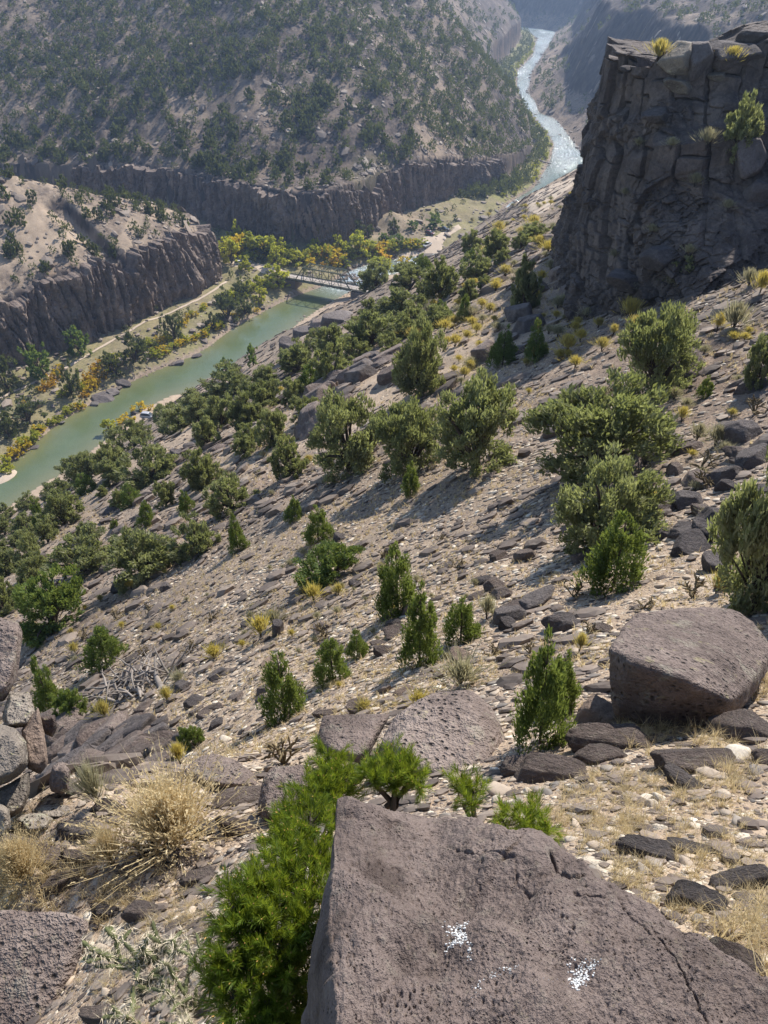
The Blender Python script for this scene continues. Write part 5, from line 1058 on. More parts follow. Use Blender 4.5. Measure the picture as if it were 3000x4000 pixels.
for i in vis_:
    j = random.randrange(8); mat = 'rock' if random.random() < .6 else 'rockdark'; key = (False, j, mat)
    if key not in rock_me: V, F = ROCKS[j]; o = mk('rock', V, [F], M[mat], None, True); rock_me[key] = o.data
    else: o = bpy.data.objects.new('rock', rock_me[key]); COL.objects.link(o)
    s_ = S3[i] * np.array([1.15, 1.15, 1.2]); o.scale = s_; o.location = (x[i], y[i], z[i] + s_[2] * .15); nrm = Vector((-G_[i, 0], -G_[i, 1], 1)).normalized(); o.rotation_euler = (nrm.to_track_quat('Z', 'Y').to_matrix() @ Matrix.Rotation(A[i], 3, 'Z')).to_euler()
    tag(o, ('brown' if mat == 'rock' else 'blackish') + ' angular basalt rock lying loose on the near scree slope', 'rock', 'brown loose rocks on the scree' if mat == 'rock' else 'blackish loose rocks on the scree')
rest = np.ones(len(x), bool); rest[vis_] = False
P = np.stack([x, y, z + S3[:, 2] * .15], 1)
big_ = rest & (px_ > .012); sm_ = rest & ~big_
P[:, 2] -= S3[:, 2] * .12
scatter_stuff('scree', P[sm_], S3[sm_], A[sm_], TINY, M['scree'], rng.random(sm_.sum()), tilt=G_[sm_])
scatter_stuff('rubble', P[big_], S3[big_], A[big_], LOW, M['scree'], rng.random(big_.sum()) * .8, tilt=G_[big_])
# pale rounded river cobbles on the near slope
x, y, r = polar(46000, 1.6, 45, .95); z = ground_z(x, y)
den = (.25 + .75 * sstep(-.25, .3, fbm(x / 2.6, y / 2.6, seed=870))) * (.3 + .7 * sstep(-.4, .3, fbm(x / 9, y / 9, seed=871) + .25 * sstep(0, 6, x)))
den = den * np.where((x < -.25) & (r < 7), .35, 1) * (.35 + .65 * sstep(-.25, .15, fbm(x / 1.1, y / 1.1, seed=872))); ok = (rng.random(len(x)) < den); x, y, z, r = x[ok], y[ok], z[ok], r[ok]
sz = np.clip((.0030 * r + .007) * (rng.pareto(2.4, len(x)) + .9), .006, .085); sz = np.minimum(sz, .011 * r + .004)
S3 = np.stack([sz * rng.uniform(.9, 1.5, len(x)), sz * rng.uniform(.75, 1.1, len(x)), sz * rng.uniform(.6, .95, len(x))], 1); A = rng.uniform(0, 6.28, len(x)); G_ = grad(x, y, .2)
dep_ = y * CP - (z - CAMZ) * SP; uu = 1500 + FPX * x / dep_; vv = 2000 - FPX * ((z - CAMZ) * CP + y * SP) / dep_
cand = [i for i in np.argsort(-sz / r) if 0 < uu[i] < 3000 and 1900 < vv[i] < 4000][:150]
PM = [mk('cobble', V, [F], M['cobble'], None, True, {'tint': ('POINT', np.full(len(V), t_))}) for (V, F), t_ in zip([rand_rock(850 + i, 3, 6, 9, .14, .7) for i in range(6)], (.42, .66, .8, .1, .28, .55))]
cn = ('tan', 'cream', 'white', 'blue-grey', 'grey', 'buff'); first = [True] * 6
for i in cand:
    j = random.randrange(6); 
    if first[j]: o = PM[j]; first[j] = False
    else: o = PM[j].copy(); COL.objects.link(o)
    o.scale = S3[i]; o.location = (x[i], y[i], z[i] + S3[i, 2] * .1); o.rotation_euler = (random.uniform(-.3, .3), random.uniform(-.3, .3), A[i]); tag(o, cn[j] + ' rounded river cobble lying on the near gravel', 'stone', cn[j] + ' cobbles on the near ground')
rest = np.ones(len(x), bool); rest[cand] = False
scatter_stuff('gravel', np.stack([x, y, z + S3[:, 2] * .02], 1)[rest], S3[rest], A[rest], PEB[:3] + LOW[:3], M['cobble'], np.clip(rng.normal(.44, .25, rest.sum()), 0, 1), True, G_[rest])
for (u, v, wp, hp, lab) in ((2860, 2945, 100, 62, 'big cream white stone between the boulders at the right edge'), (1815, 2972, 52, 34, 'white oval cobble on the rim of the largest central boulder'), (1785, 3030, 34, 34, 'round cream cobble beside the largest central boulder'), (240, 2858, 36, 28, 'white stone under the round bright green juniper'), (565, 3045, 48, 34, 'cream stone behind the straw shrub'), (2780, 3020, 60, 34, 'tan split cobble in the grass'), (2950, 3010, 60, 40, 'blue-grey cobble at the right edge'), (2880, 3210, 48, 42, 'grey striped cobble right of the gravel'), (2340, 3305, 50, 38, 'brown oval cobble above the foreground boulder'), (2450, 3500, 55, 26, 'white flat cobble touching the foreground boulder'), (2610, 3565, 36, 26, 'white cobble by the black scoria'), (1960, 3085, 76, 42, 'pink-red flat stone behind the foreground boulder'), (880, 2885, 50, 36, 'cream stone right of the bright green sapling'), (150, 3410, 52, 60, 'yellowish upright stone in the dry grass'), (405, 3700, 44, 60, 'pinkish stone under the cactus')):
    p, t = at(u, v + hp * .3); k = t / FPX; j = {'white': 2, 'cream': 1, 'blue': 3, 'grey': 4, 'brown': 0, 'tan s': 0, 'pink': 0, 'yell': 1}.get(lab.split()[0] if lab.split()[0] in ('white', 'cream', 'grey', 'brown') else ('blue' if lab.startswith('blue') else 'white' if 'white' in lab else 'brown'), 1)
    o = PM[j].copy(); COL.objects.link(o); o.scale = (wp * k * .58, wp * k * .5, hp * k * .6); o.location = p + np.array([0, 0, hp * k * .2]); o.rotation_euler = (0, random.uniform(-.2, .2), random.uniform(-.4, .4)); tag(o, lab, 'stone', 'larger stones in the foreground')
x, y, r = polar(26000, 1.2, 11, 1.0); z = ground_z(x, y); ok = rng.random(len(x)) < .25 + .75 * sstep(-.2, .3, fbm(x / .8, y / .8, seed=874)); x, y, z, r = x[ok], y[ok], z[ok], r[ok]
sz = np.clip(.0035 * (rng.pareto(1.9, len(x)) + 1) * (.6 + .22 * r), .003, .03); S3 = np.stack([sz * rng.uniform(.9, 1.5, len(x)), sz, sz * rng.uniform(.6, .95, len(x))], 1)
scatter_stuff('fine_gravel', np.stack([x, y, z + sz * .1], 1), S3, rng.uniform(0, 6.28, len(x)), TINY[:3] + PEB[:2], M['cobble'], np.clip(rng.normal(.40, .26, len(x)), 0, 1), False, grad(x, y, .2))
# pale rubble on the far slopes, benches and riverside
x, y, r = polar(26000, 190, 1000, .8); z = ground_z(x, y); FLs = fields(x, y); dl_, dr_, dm_, dw_ = FLs[0], FLs[1], FLs[2], FLs[4]
edge_ = ((dw_ > -3) & (dw_ < 14)) | ((dm_ > -3) & (dm_ < 10)); den = .22 + .5 * sstep(-.1, .4, fbm(x / 12, y / 40, seed=881)) + .7 * edge_
ok = ((dl_ > 1) | (dr_ > 3)) & (rng.random(len(x)) < den) & ((dl_ > 0) | (y > 440)); x, y, z, r = x[ok], y[ok], z[ok], r[ok]
sz = np.minimum((.0012 * r + .15) * (rng.pareto(2.6, len(x)) + .8), 2.4); S3 = np.stack([sz * rng.uniform(.8, 1.4, len(x)), sz * rng.uniform(.7, 1.1, len(x)), sz * rng.uniform(.4, .9, len(x))], 1)
scatter_stuff('talus', np.stack([x, y, z + S3[:, 2] * .2], 1), S3, rng.uniform(0, 6.28, len(x)), TINY, M['scree'], rng.uniform(.2, 1, len(x)), tilt=grad(x, y, 2))
# shore stones
x = np.concatenate([np.repeat(LB[:, 0], 14), np.repeat(RB[:, 0], 10)]); y = np.concatenate([np.repeat(LB[:, 1], 14), np.repeat(RB[:, 1], 10)])
x = x + rng.normal(0, 3.5, len(x)); y = y + rng.normal(0, 3.5, len(y)); ok = (y > 100) & (y < 1250); x, y = x[ok], y[ok]; dl_, dr_ = sdist(LB, x, y)[0], -sdist(RB, x, y)[0]
ok = (np.maximum(dl_, dr_) > -1.6) & (np.maximum(dl_, dr_) < 3) & ~((dr_ > -3) & (y < 255)); x, y = x[ok], y[ok]; sz = np.minimum(.22 * (rng.pareto(2.2, len(x)) + 1), 1.5) * np.where(y > 450, 1.4, 1)
S3 = np.stack([sz * 1.2, sz, sz * .7], 1); scatter_stuff('shore_stones', np.stack([x, y, np.maximum(ground_z(x, y), -.1) + .05], 1), S3, rng.uniform(0, 6.28, len(x)), TINY, M['scree'], rng.uniform(0, .9, len(x)))
# boulders in the rapids
rp = [(1375 + rng.normal() * 26, 1090 + rng.normal() * 16) for _ in range(60)] + [(1660 + rng.normal() * 50, 1016 + rng.normal() * 8) for _ in range(30)] + [(2150 + rng.normal() * 40, 500 + rng.normal() * 90) for _ in range(40)]
rp = np.array([hitz(u, v) for u, v in rp]); d1 = np.minimum(-sdist(LB, rp[:, 0], rp[:, 1])[0], sdist(RB, rp[:, 0], rp[:, 1])[0]); rp = rp[d1 > .5]; sz = .35 * (rng.pareto(2.5, len(rp)) + 1)
scatter_stuff('rapids_stones', rp, np.stack([sz * 1.3, sz, sz * .8], 1), rng.uniform(0, 6.28, len(rp)), LOW, M['scree'], rng.uniform(0, .7, len(rp)))
print('TIME rocks')
# ------------------------------------------------------------------ shrubs, grass, cacti
def make_shrub(name, mat, n, seed, spread=.9, tipw=.012, L0=.45, leaves=0, wood=True):
    """upright twiggy shrub of unit width and height: many fine stems from one base"""
    r = np.random.default_rng(seed); az = r.random(n) * 6.283; tl = np.abs(r.normal(0, .5, n)) * spread; tl = np.clip(tl, 0, 1.25)
    D = np.stack([np.sin(tl) * np.cos(az), np.sin(tl) * np.sin(az), np.cos(tl)], 1); Lh = (.55 + .45 * r.random(n)) / np.maximum(np.cos(tl) * .75 + .25, .4) * .95
    end = D * Lh[:, None] * np.array([.52, .52, .92]); c = np.clip(np.linalg.norm(end[:, :2], axis=1), 0, .5)
    seg = L0 * (.6 + .6 * r.random(n)); b = end * (1 - seg)[:, None]; d = unit(end - b + .02 * rsph(n, r)); Ls = np.linalg.norm(end - b, axis=1)
    V, F = cards((b + end) / 2, d, Ls * 1.1, tipw * (.7 + .8 * r.random(n)), r, .04); t = np.repeat(r.random(n) * .6, 4); t.reshape(-1, 4)[:, 2] += .4; t.reshape(-1, 4)[:, 1] += .15; t.reshape(-1, 4)[:, 3] += .15
    m = MB(); m.add(V, F, np.clip(t, 0, 1))
    if leaves:
        k = r.integers(0, n, leaves); f = r.uniform(.55, 1.02, leaves)[:, None]; P = end[k] * f + rsph(leaves, r) * .025; V, F = cards(P, unit(d[k] + rsph(leaves, r) * .9), .045 * r.uniform(.5, 1.4, leaves), .016, r, .1); m.add(V, F, np.repeat(np.clip(.35 + .6 * r.random(leaves), 0, 1), 4))
    root = empty(name); m.build('foliage', mat, root)
    tb = MB()
    for i in range(9):
        e = end[r.integers(0, n)] * .6; tb.add(*tube([[0, 0, -.05], e * np.array([.35, .35, .5]), e], [.016, .010, .004], 4))
    tb.build('stem', M['darkwood'], root)
    return root
def grass_blades(P, n, h, lean, r, w=.004):
    k = np.repeat(np.arange(len(P)), n); N = len(k); az = r.random(N) * 6.283; tl = np.abs(r.normal(0, lean, N)); hh = np.repeat(h, n) * r.uniform(.45, 1.15, N)
    b = P[k] + np.stack([r.normal(0, .16, N) * hh * .6, r.normal(0, .16, N) * hh * .6, 0 * hh - .01], 1); d = np.stack([np.sin(tl) * np.cos(az), np.sin(tl) * np.sin(az), np.cos(tl)], 1)
    mdl = b + d * (hh * .55)[:, None]; d2 = unit(d + np.stack([np.cos(az) * .55, np.sin(az) * .55, -.35 + 0 * az], 1)); tip = mdl + d2 * (hh * .5)[:, None]; s = unit(np.cross(d, rsph(N, r))) * (w * np.repeat(np.maximum(h, .12) / .25, n))[:, None]
    V = np.stack([b - s, b + s, mdl + s * .8, mdl - s * .8, tip], 1).reshape(-1, 3); i = np.arange(N)[:, None] * 5
    return V, i + np.array([[0, 1, 2, 3]]), i + np.array([[3, 2, 4]]), N
for i in range(4):
    proto(('rabbit', i), lambda: make_shrub('rabbitbrush', M['rabbit'], 800, 900 + i, .85, .016, .42, 700))
    proto(('sage', i), lambda: make_shrub('sagebrush', M['sage'], 700, 910 + i, 1.0, .016, .45, 700))
proto(('straw', 0), lambda: make_shrub('dry_shrub', M['dry'], 1700, 920, 1.25, .0065, .6, 9000))
proto(('straw', 1), lambda: make_shrub('dry_shrub', M['dry'], 800, 921, 1.2, .008, .8, 300))
proto(('greyg', 0), lambda: make_shrub('sagebrush', M['sage'], 900, 922, .9, .008, .7, 900))
SHR = [
 ('rabbit', 416, 2828, 92, 95, 'yellow tipped rabbitbrush beside the round bright green juniper'), ('rabbit', 655, 2755, 80, 75, 'yellow shrub right of the dead twisted branches'), ('rabbit', 295, 2562, 60, 55, 'small yellow shrub between the lone pinyon and the pointed pinyon'),
 ('rabbit', 130, 2525, 80, 55, 'pale yellow shrub under the yellowish juniper bush'), ('rabbit', 838, 2585, 110, 75, 'straw yellow shrub in the middle of the pale scree'), ('sage', 700, 2675, 100, 60, 'grey sagebrush above the dark rock with dead twigs'), ('rabbit', 705, 3000, 90, 100, 'bright yellow flowering shrub behind the broad flat boulder'),
 ('rabbit', 515, 2312, 70, 60, 'orange-yellow shrub under the long juniper row'), ('rabbit', 1020, 2510, 120, 110, 'large bright yellow rabbitbrush beside the black upright rock'), ('sage', 1070, 2455, 120, 80, 'pale grey shrub above the large bright yellow rabbitbrush'), ('rabbit', 1225, 2360, 110, 85, 'yellow flowering shrub under the spreading juniper, the left of the pair'), ('rabbit', 1322, 2338, 80, 65, 'yellow flowering shrub under the spreading juniper, the right of the pair'),
 ('sage', 1800, 2695, 240, 120, 'wide grey-green sagebrush behind the largest central boulder'), ('rabbit', 1420, 2785, 105, 50, 'low yellow shrub on the flat rock'), ('rabbit', 1635, 2765, 140, 50, 'low yellow shrub along the rim of the largest central boulder'), ('sage', 1900, 2432, 90, 110, 'thorny grey shrub with yellow tips right of the see-through pinyon'), ('rabbit', 2262, 2562, 75, 95, 'yellow shrub between white cobbles and the big flat boulder'), ('rabbit', 2795, 2335, 105, 105, 'greenish yellow shrub above the big flat boulder'),
 ('straw', 690, 3350, 400, 290, 'big straw coloured shrub in the lower left'), ('greyg', 385, 3170, 170, 190, 'grey-green bush at the left of the big straw shrub'), ('straw', 440, 3400, 190, 170, 'sparse dry shrub below the big straw shrub'), ('straw', 110, 3480, 210, 190, 'dry yellow grass bush at the left edge'),
 ('rabbit', 2460, 1265, 130, 100, 'yellow shrub at the foot of the shaded crag, nearest the flat topped juniper'), ('rabbit', 2480, 1300, 90, 70, 'pale yellow shrub below the crag foot shrub'), ('rabbit', 2215, 1395, 110, 90, 'yellow-grey shrub left of the ragged dark juniper'), ('rabbit', 2350, 1385, 90, 70, 'bright yellow shrub above the largest bright green juniper'), ('rabbit', 2395, 1320, 50, 55, 'small orange-yellow shrub at the crag shadow edge'), ('sage', 2860, 1320, 150, 140, 'big grey shrub right of the ragged dark juniper'), ('rabbit', 2800, 1310, 70, 90, 'yellow shrub at the left of the big grey shrub'), ('rabbit', 2965, 1170, 90, 110, 'yellow shrub at the right edge beside the stout trunked juniper'), ('sage', 2920, 1140, 90, 90, 'grey shrub right of the stout juniper trunk'), ('rabbit', 2660, 1660, 70, 75, 'orange-yellow shrub right of the largest bright green juniper'), ('sage', 2790, 1765, 100, 110, 'pale grey-green shrub in the rubble chute'), ('sage', 2720, 1740, 90, 90, 'grey shrub left of the layered black boulder'),
 ('rabbit', 2238, 870, 35, 35, 'yellow shrub on the rocky knoll by the crag'), ('rabbit', 2070, 960, 42, 34, 'yellow shrub left of the rocky knoll'), ('sage', 2160, 960, 45, 34, 'pale shrub between the knoll blocks'), ('rabbit', 2550, 240, 110, 95, 'tall straw coloured shrub on top of the shaded crag'), ('rabbit', 2850, 250, 110, 75, 'yellow-green shrub on the crag top at the right'), ('sage', 2760, 570, 90, 80, 'pale twiggy shrub on the crag ledge'),
]
def on_crag(u, v):
    d = ray(u, v); q = SPV.reshape(-1, 3) - np.array([0, 0, CAMZ]); t_ = q @ d / (d @ d); dist = np.linalg.norm(q - t_[:, None] * d, axis=1); nr = dist < dist.min() + .3; i_ = np.where(nr, t_, 1e9).argmin(); return SPV.reshape(-1, 3)[i_], t_[i_]
SHR += [('sage', u, v, w_, w_ * .8, 'pale tuft growing on the shaded crag ' + wh) for u, v, w_, wh in ((2480, 560, 50, 'under its upper left face'), (2600, 600, 60, 'below the perched boulder'), (2690, 720, 70, 'in its middle'), (2850, 800, 60, 'at its right side'), (2420, 760, 45, 'near its left edge'), (2530, 900, 55, 'in the lower rubble'), (2680, 980, 60, 'above the flat topped juniper'), (2380, 1000, 50, 'at its lower left'), (2600, 1120, 60, 'close above its foot'), (2920, 430, 60, 'at the upper right'), (2450, 1150, 55, 'beside the dark boulder low in the rubble'))]
SL = {'rabbit': 4, 'sage': 4, 'straw': 2, 'greyg': 1}
for kind, u, v, wp, hp, lab in SHR:
    p, W, H, t = stand(u, v, wp, hp)
    if (u > 2500 and v < 600) or 'shaded crag ' in lab and 'growing' in lab: p, t = on_crag(u, v); W, H = wp * t / FPX, hp * t / FPX
    i = cnt.get(kind, 0); cnt[kind] = i + 1
    place((kind, i % SL[kind]), p, (W * 1.1, W * 1.1, H * 1.1), random.random() * 6.28, label=lab, cat='shrub', group='shrubs on the near slope')
# scattered low shrubs of the slope
sc_ = []
def fill(n, poly, wp, kinds, fn):
    poly = np.array(poly, float); a = poly.min(0); b = poly.max(0); k = 0
    while k < n:
        u, v = a + (b - a) * rng.random(2)
        if sdist(poly, np.array([u]), np.array([v]), True)[0][0] < 0: continue
        sc_.append((u, v, wp * rng.uniform(.6, 1.4), random.choice(kinds), fn)); k += 1
fill(95, [(1700, 1120), (1950, 880), (2200, 900), (2230, 1230), (2420, 1300), (2300, 1450), (1950, 1500), (1600, 1500), (1550, 1350)], 60, 'rrrs', 'on the shrubby slope left of the shaded crag')
fill(28, [(1820, 870), (2080, 780), (2250, 700), (2250, 800), (2050, 900)], 22, 'rs', 'around the dirt road bend')
fill(40, [(1000, 1450), (1700, 1350), (2150, 1500), (2150, 1700), (1500, 1800), (1000, 2000)], 40, 'rss', 'between the junipers of the middle slope')
fill(26, [(2300, 1450), (2950, 1250), (2990, 1700), (2700, 2200), (2420, 1950)], 60, 'rss', 'in the rubble at the right')
fill(62, [(0, 2450), (900, 2150), (1900, 2080), (2000, 2500), (1500, 2700), (500, 2700)], 40, 'ssr', 'on the pale open scree')
for u, v, wp, c, where in sc_:
    kind = {'r': 'rabbit', 's': 'sage'}[c]; p, W, H, t = stand(u, v, wp, wp * .8); i = cnt.get(kind, 0); cnt[kind] = i + 1
    place((kind, i % 4), p, (W * 1.15, W * 1.15, H), random.random() * 6.28, label=('low yellow rabbitbrush ' if c == 'r' else 'low grey sagebrush ') + where, cat='shrub', group=('rabbitbrush ' if c == 'r' else 'sagebrush ') + where)
# dry grass
m = MB(); r = np.random.default_rng(31)
x, y, rr_ = polar(9000, 1.6, 60, .95); den = sstep(-.15, .35, fbm(x / 3.2, y / 3.2, seed=931)) * (.3 + .7 * sstep(-.3, .3, fbm(x / 11, y / 11, seed=932))); ok = rng.random(len(x)) < den; x, y, rr_ = x[ok], y[ok], rr_[ok]
P = np.stack([x, y, ground_z(x, y)], 1); h = np.clip(.05 + .008 * rr_, .05, .32) * r.uniform(.7, 1.5, len(x))
V, F4, F3, N = grass_blades(P, 13, h, .55, r); m.V.append(V); m.n += len(V); m.F[4].append(F4); m.F[3].append(F3); m.mi[4].append(np.zeros(N, int)); m.mi[3].append(np.zeros(N, int)); m.t.append(np.repeat(r.random(N), 5))
x, y, rr_ = polar(24000, 7, 75, .95); den = sstep(-.3, .3, fbm(x / 5, y / 5, seed=933)); ok = rng.random(len(x)) < den; x, y, rr_ = x[ok], y[ok], rr_[ok]; P = np.stack([x, y, ground_z(x, y)], 1); h = np.clip(.09 + .004 * rr_, .1, .34) * r.uniform(.6, 1.4, len(x))
V, F4, F3, N = grass_blades(P, 7, h, .6, r, .011); m.V.append(V); m.F[4].append(F4 + m.n); m.F[3].append(F3 + m.n); m.n += len(V); m.mi[4].append(np.zeros(N, int)); m.mi[3].append(np.zeros(N, int)); m.t.append(np.repeat(np.clip(np.repeat(r.random(len(x)), 7) * .8 + .2 * r.random(N), 0, 1), 5))
pts = []
for (u0, v0, su, sv, n, hh_) in ((120, 3420, 150, 90, 60, .22), (500, 3520, 110, 50, 46, .16), (2900, 3900, 90, 110, 60, .17), (2960, 3650, 60, 80, 40, .16), (2350, 3230, 120, 60, 60, .12), (2600, 3080, 160, 60, 60, .14), (2560, 2880, 140, 40, 46, .18), (2850, 3000, 80, 50, 36, .16), (2480, 3420, 60, 40, 24, .12), (2750, 3420, 100, 60, 26, .12), (2450, 3180, 260, 120, 110, .09), (2800, 3250, 160, 120, 80, .10), (2700, 3600, 120, 60, 40, .10), (2150, 3200, 110, 50, 40, .09), (700, 3560, 180, 70, 50, .10), (480, 3850, 130, 110, 50, .10), (760, 3650, 100, 100, 40, .08), (2960, 2670, 40, 30, 26, .20), (2300, 3080, 80, 60, 30, .12)):
    for _ in range(n):
        u, v = u0 + r.normal() * su, v0 + r.normal() * sv
        if 1200 < u < 2990 and v > 3140 + .0 * u and sdist(OUT, np.array([u]), np.array([v]), True)[0][0] > -15: continue
        pts.append((*at(u, v)[0], hh_ * r.uniform(.6, 1.3)))
pts = np.array(pts); V, F4, F3, N = grass_blades(pts[:, :3], 26, pts[:, 3], .5, r, .0022); m.V.append(V); m.F[4].append(F4 + m.n); m.F[3].append(F3 + m.n); m.n += len(V); m.mi[4].append(np.zeros(N, int)); m.mi[3].append(np.zeros(N, int)); m.t.append(np.repeat(r.random(N), 5))
tag(m.build('dry_grass', M['dry']), kind='stuff')
# cholla cacti
def make_cholla(name, seed, mat, smat, n0=5, gens=3, R=.035, L=.34, spines=9, droop=.0, sl=.10):
    r = np.random.default_rng(seed); jb = MB(); sp = MB(); stack = [(np.array([0, 0, -.02]), unit(np.array([[r.normal() * .5, r.normal() * .5, 1.]]))[0], 0) for _ in range(n0)]
    while stack:
        p, d, g_ = stack.pop(); l = L * r.uniform(.6, 1.15) * (.85 ** g_); q = 7; f = np.linspace(0, 1, q)[:, None]; side = rsph(1, r)[0] * .10
        P = p + d * l * f + side * l * (f - f * f) * 2; rad = R * (.9 ** g_) * np.array([.6, .95, 1, 1.02, 1, .9, .35]) * (1 + .10 * np.array([0, 1, -1, 1, -1, 1, 0])); jb.add(*tube(P, rad, 8))
        for a, ra in zip(np.repeat(P[1:], spines, 0), np.repeat(rad[1:], spines)):
            o = rsph(1, r)[0]; o = unit((o - d * (o @ d) * .6)[None])[0]; b = a + o * ra * .8 + d * r.normal() * l * .06; e = b + o * sl * r.uniform(.4, 1.1) + rsph(1, r)[0] * .01; s_ = unit(np.cross(o, rsph(1, r)[0])[None])[0] * .0035 * (sl / .1)
            sp.V.append(np.array([b - s_, b + s_, e])); sp.F[3].append(np.array([[sp.n, sp.n + 1, sp.n + 2]])); sp.mi[3].append(np.zeros(1, int)); sp.t.append(np.full(3, .5)); sp.n += 3
        if g_ < gens - 1:
            for _ in range(r.integers(1, 4)):
                d2 = unit((d * .7 + rsph(1, r)[0] * .9 + np.array([0, 0, .25 - droop]))[None])[0]; stack.append((P[-1] if r.random() < .6 else P[4], d2, g_ + 1))
    root = empty(name); jb.build('joints', mat, root, True); tag(sp.build('spines', smat, root), kind='stuff')
    return root
proto(('cholla', 0), lambda: make_cholla('cholla_cactus', 951, M['cholla'], M['spine'], 5, 4, .023, .27, 10, .15, .075))
for i in range(3): proto(('browncholla', i), lambda: make_cholla('cholla_cactus', 960 + i, M['chollabrown'], M['spine'], 6, 3, .030, .36, 2, 0, .05))
p, t = at(560, 3870); k = t / FPX; place(('cholla', 0), p, (560 * k, 560 * k, 420 * k), .6, label='green spiny cholla cactus sprawling in the lower left', cat='cactus')
p, t = at(760, 3960); k = t / FPX; place(('cholla', 0), p, (420 * k, 420 * k, 420 * k), 2.6, label='smaller green cholla beside the grey dead stick', cat='cactus')
for u, v, wp, lab in ((1110, 2985, 170, 'large dead brown cholla patch left of the pitted boulder'), (2705, 2335, 110, 'brown cholla with bare arms behind the big flat boulder'), (2512, 2378, 75, 'small brown cholla at the left rear of the big flat boulder'), (2240, 2330, 90, 'dead cholla left of the feathery pinyon'), (2290, 2470, 90, 'pale cholla arms above the yellow shrub by the cobbles'), (2080, 2560, 80, 'brown cholla above the twin topped pinyon'), (1925, 2560, 70, 'dark branched cholla on white cobbles'), (1275, 2490, 90, 'brown cholla behind the ragged topped pinyon'), (1780, 2220, 70, 'thin brown cholla on the upper scree'), (1720, 2120, 50, 'small brown cholla by the black wedge rocks'), (1490, 2180, 60, 'brown cholla left of the tall full pinyon'), (460, 2420, 60, 'brown cholla right of the yellowish juniper bush'), (590, 2395, 60, 'pale cholla on the open left scree'), (820, 2430, 60, 'brown cholla at the top of the left scree'), (740, 2550, 70, 'dark brown cholla left of the straw yellow shrub'), (560, 2560, 60, 'brown cholla above the dead twisted branches'), (320, 2500, 60, 'brown cholla left of the lone full pinyon'), (2740, 1840, 110, 'brown cholla in the rubble chute'), (2390, 1560, 80, 'reddish brown cholla above the largest bright juniper'), (2760, 1900, 100, 'tan cholla above the huge right edge juniper'), (2950, 1620, 100, 'brown cholla at the right edge of the chute'), (2120, 2800, 60, 'brown cholla stalks right of the largest central boulder')):
    p, t = at(u, v); k = t / FPX; i = cnt.get('ch', 0); cnt['ch'] = i + 1; s_ = wp * k * 1.0; place(('browncholla', i % 3), p, (s_, s_, s_), random.random() * 6.28, label=lab, cat='cactus', group='brown cholla cacti')
# dead twisted branches and the grey stick
def branches(name, n, seed, mat, label, loc, size, elong=(1, .5, .35)):
    r = np.random.default_rng(seed); m = MB()
    for i in range(n):
        a = r.uniform(-1, 1, 3) * np.array(elong) * .5; d = unit((rsph(1, r)[0] * np.array([1, .7, .35]))[None])[0]; L = r.uniform(.25, .75); P = [a]
        for j in range(4): d = unit((d + rsph(1, r)[0] * .35)[None])[0]; P.append(P[-1] + d * L / 4)
        P = np.array(P); P[:, 2] = np.abs(P[:, 2]) * .8; w0 = r.uniform(.006, .022) if i > 3 else .045; m.add(*tube(P, w0 * np.array([1, .9, .7, .5, .25]), 5))
    o = m.build(name, mat, None, True); o.location = loc; o.scale = (size,) * 3; return tag(o, label, 'branches')
p, t = at(545, 2690); k = t / FPX; o = branches('dead_branches', 80, 971, M['deadwood'], 'tangle of bleached dead branches on the left scree', p, 330 * k); o.rotation_euler = (0, -.35, -.3)
p, t = at(410, 2965); k = t / FPX; o = branches('dead_branches', 70, 972, M['darkwood'], 'dark dead twigs among the left rubble', p, 170 * k)
p, t = at(640, 3330); k = t / FPX; o = branches('dead_branches', 50, 973, M['darkwood'], 'black dead stems under the big straw shrub', p, 260 * k)
p, t = at(880, 3990); k = t / FPX; m = MB(); m.add(*tube([[0, 0, -.05], [.01, 0, .3], [-.02, .01, .6], [0, 0, .98]], [.05, .045, .04, .03], 7)); m.add(*tube([[-.01, 0, .8], [.10, 0, .92], [.17, .02, .9]], [.025, .02, .008], 6)); m.add(*tube([[-.01, 0, .66], [-.05, .02, .74], [-.08, .02, .73]], [.02, .014, .006], 6))
o = m.build('dead_stick', M['deadwood'], None, True); o.location = p; o.scale = (360 * k * 1.0,) * 2 + (400 * k,); tag(o, 'grey weathered upright stick beside the foreground pine', 'stick')
# ------------------------------------------------------------------ the pinyon beside the foreground boulder
def needles(P, D, Ls, r, nper, nl, nw, spread=.75):
    """shoots at P with axis D and length Ls, densely set with needles"""
    k = np.repeat(np.arange(len(P)), nper); n = len(k); f = r.random(n) ** .8; b = P[k] + D[k] * (Ls[k] * f)[:, None]; o = rsph(n, r); o = unit(o - D[k] * (o * D[k]).sum(1)[:, None]); d = unit(D[k] * (.55 + .6 * f)[:, None] + o * spread); l = nl * r.uniform(.65, 1.15, n)
    s = unit(np.cross(d, rsph(n, r))) * nw; m = b + d * (l * .5)[:, None] + D[k] * (.0015); e = b + d * l[:, None] + D[k] * .003
    V = np.stack([b - s * .7, b + s * .7, m + s, m - s, e], 1).reshape(-1, 3); i = np.arange(n)[:, None] * 5
    return V, i + np.array([[0, 1, 2, 3]]), i + np.array([[3, 2, 4]]), n
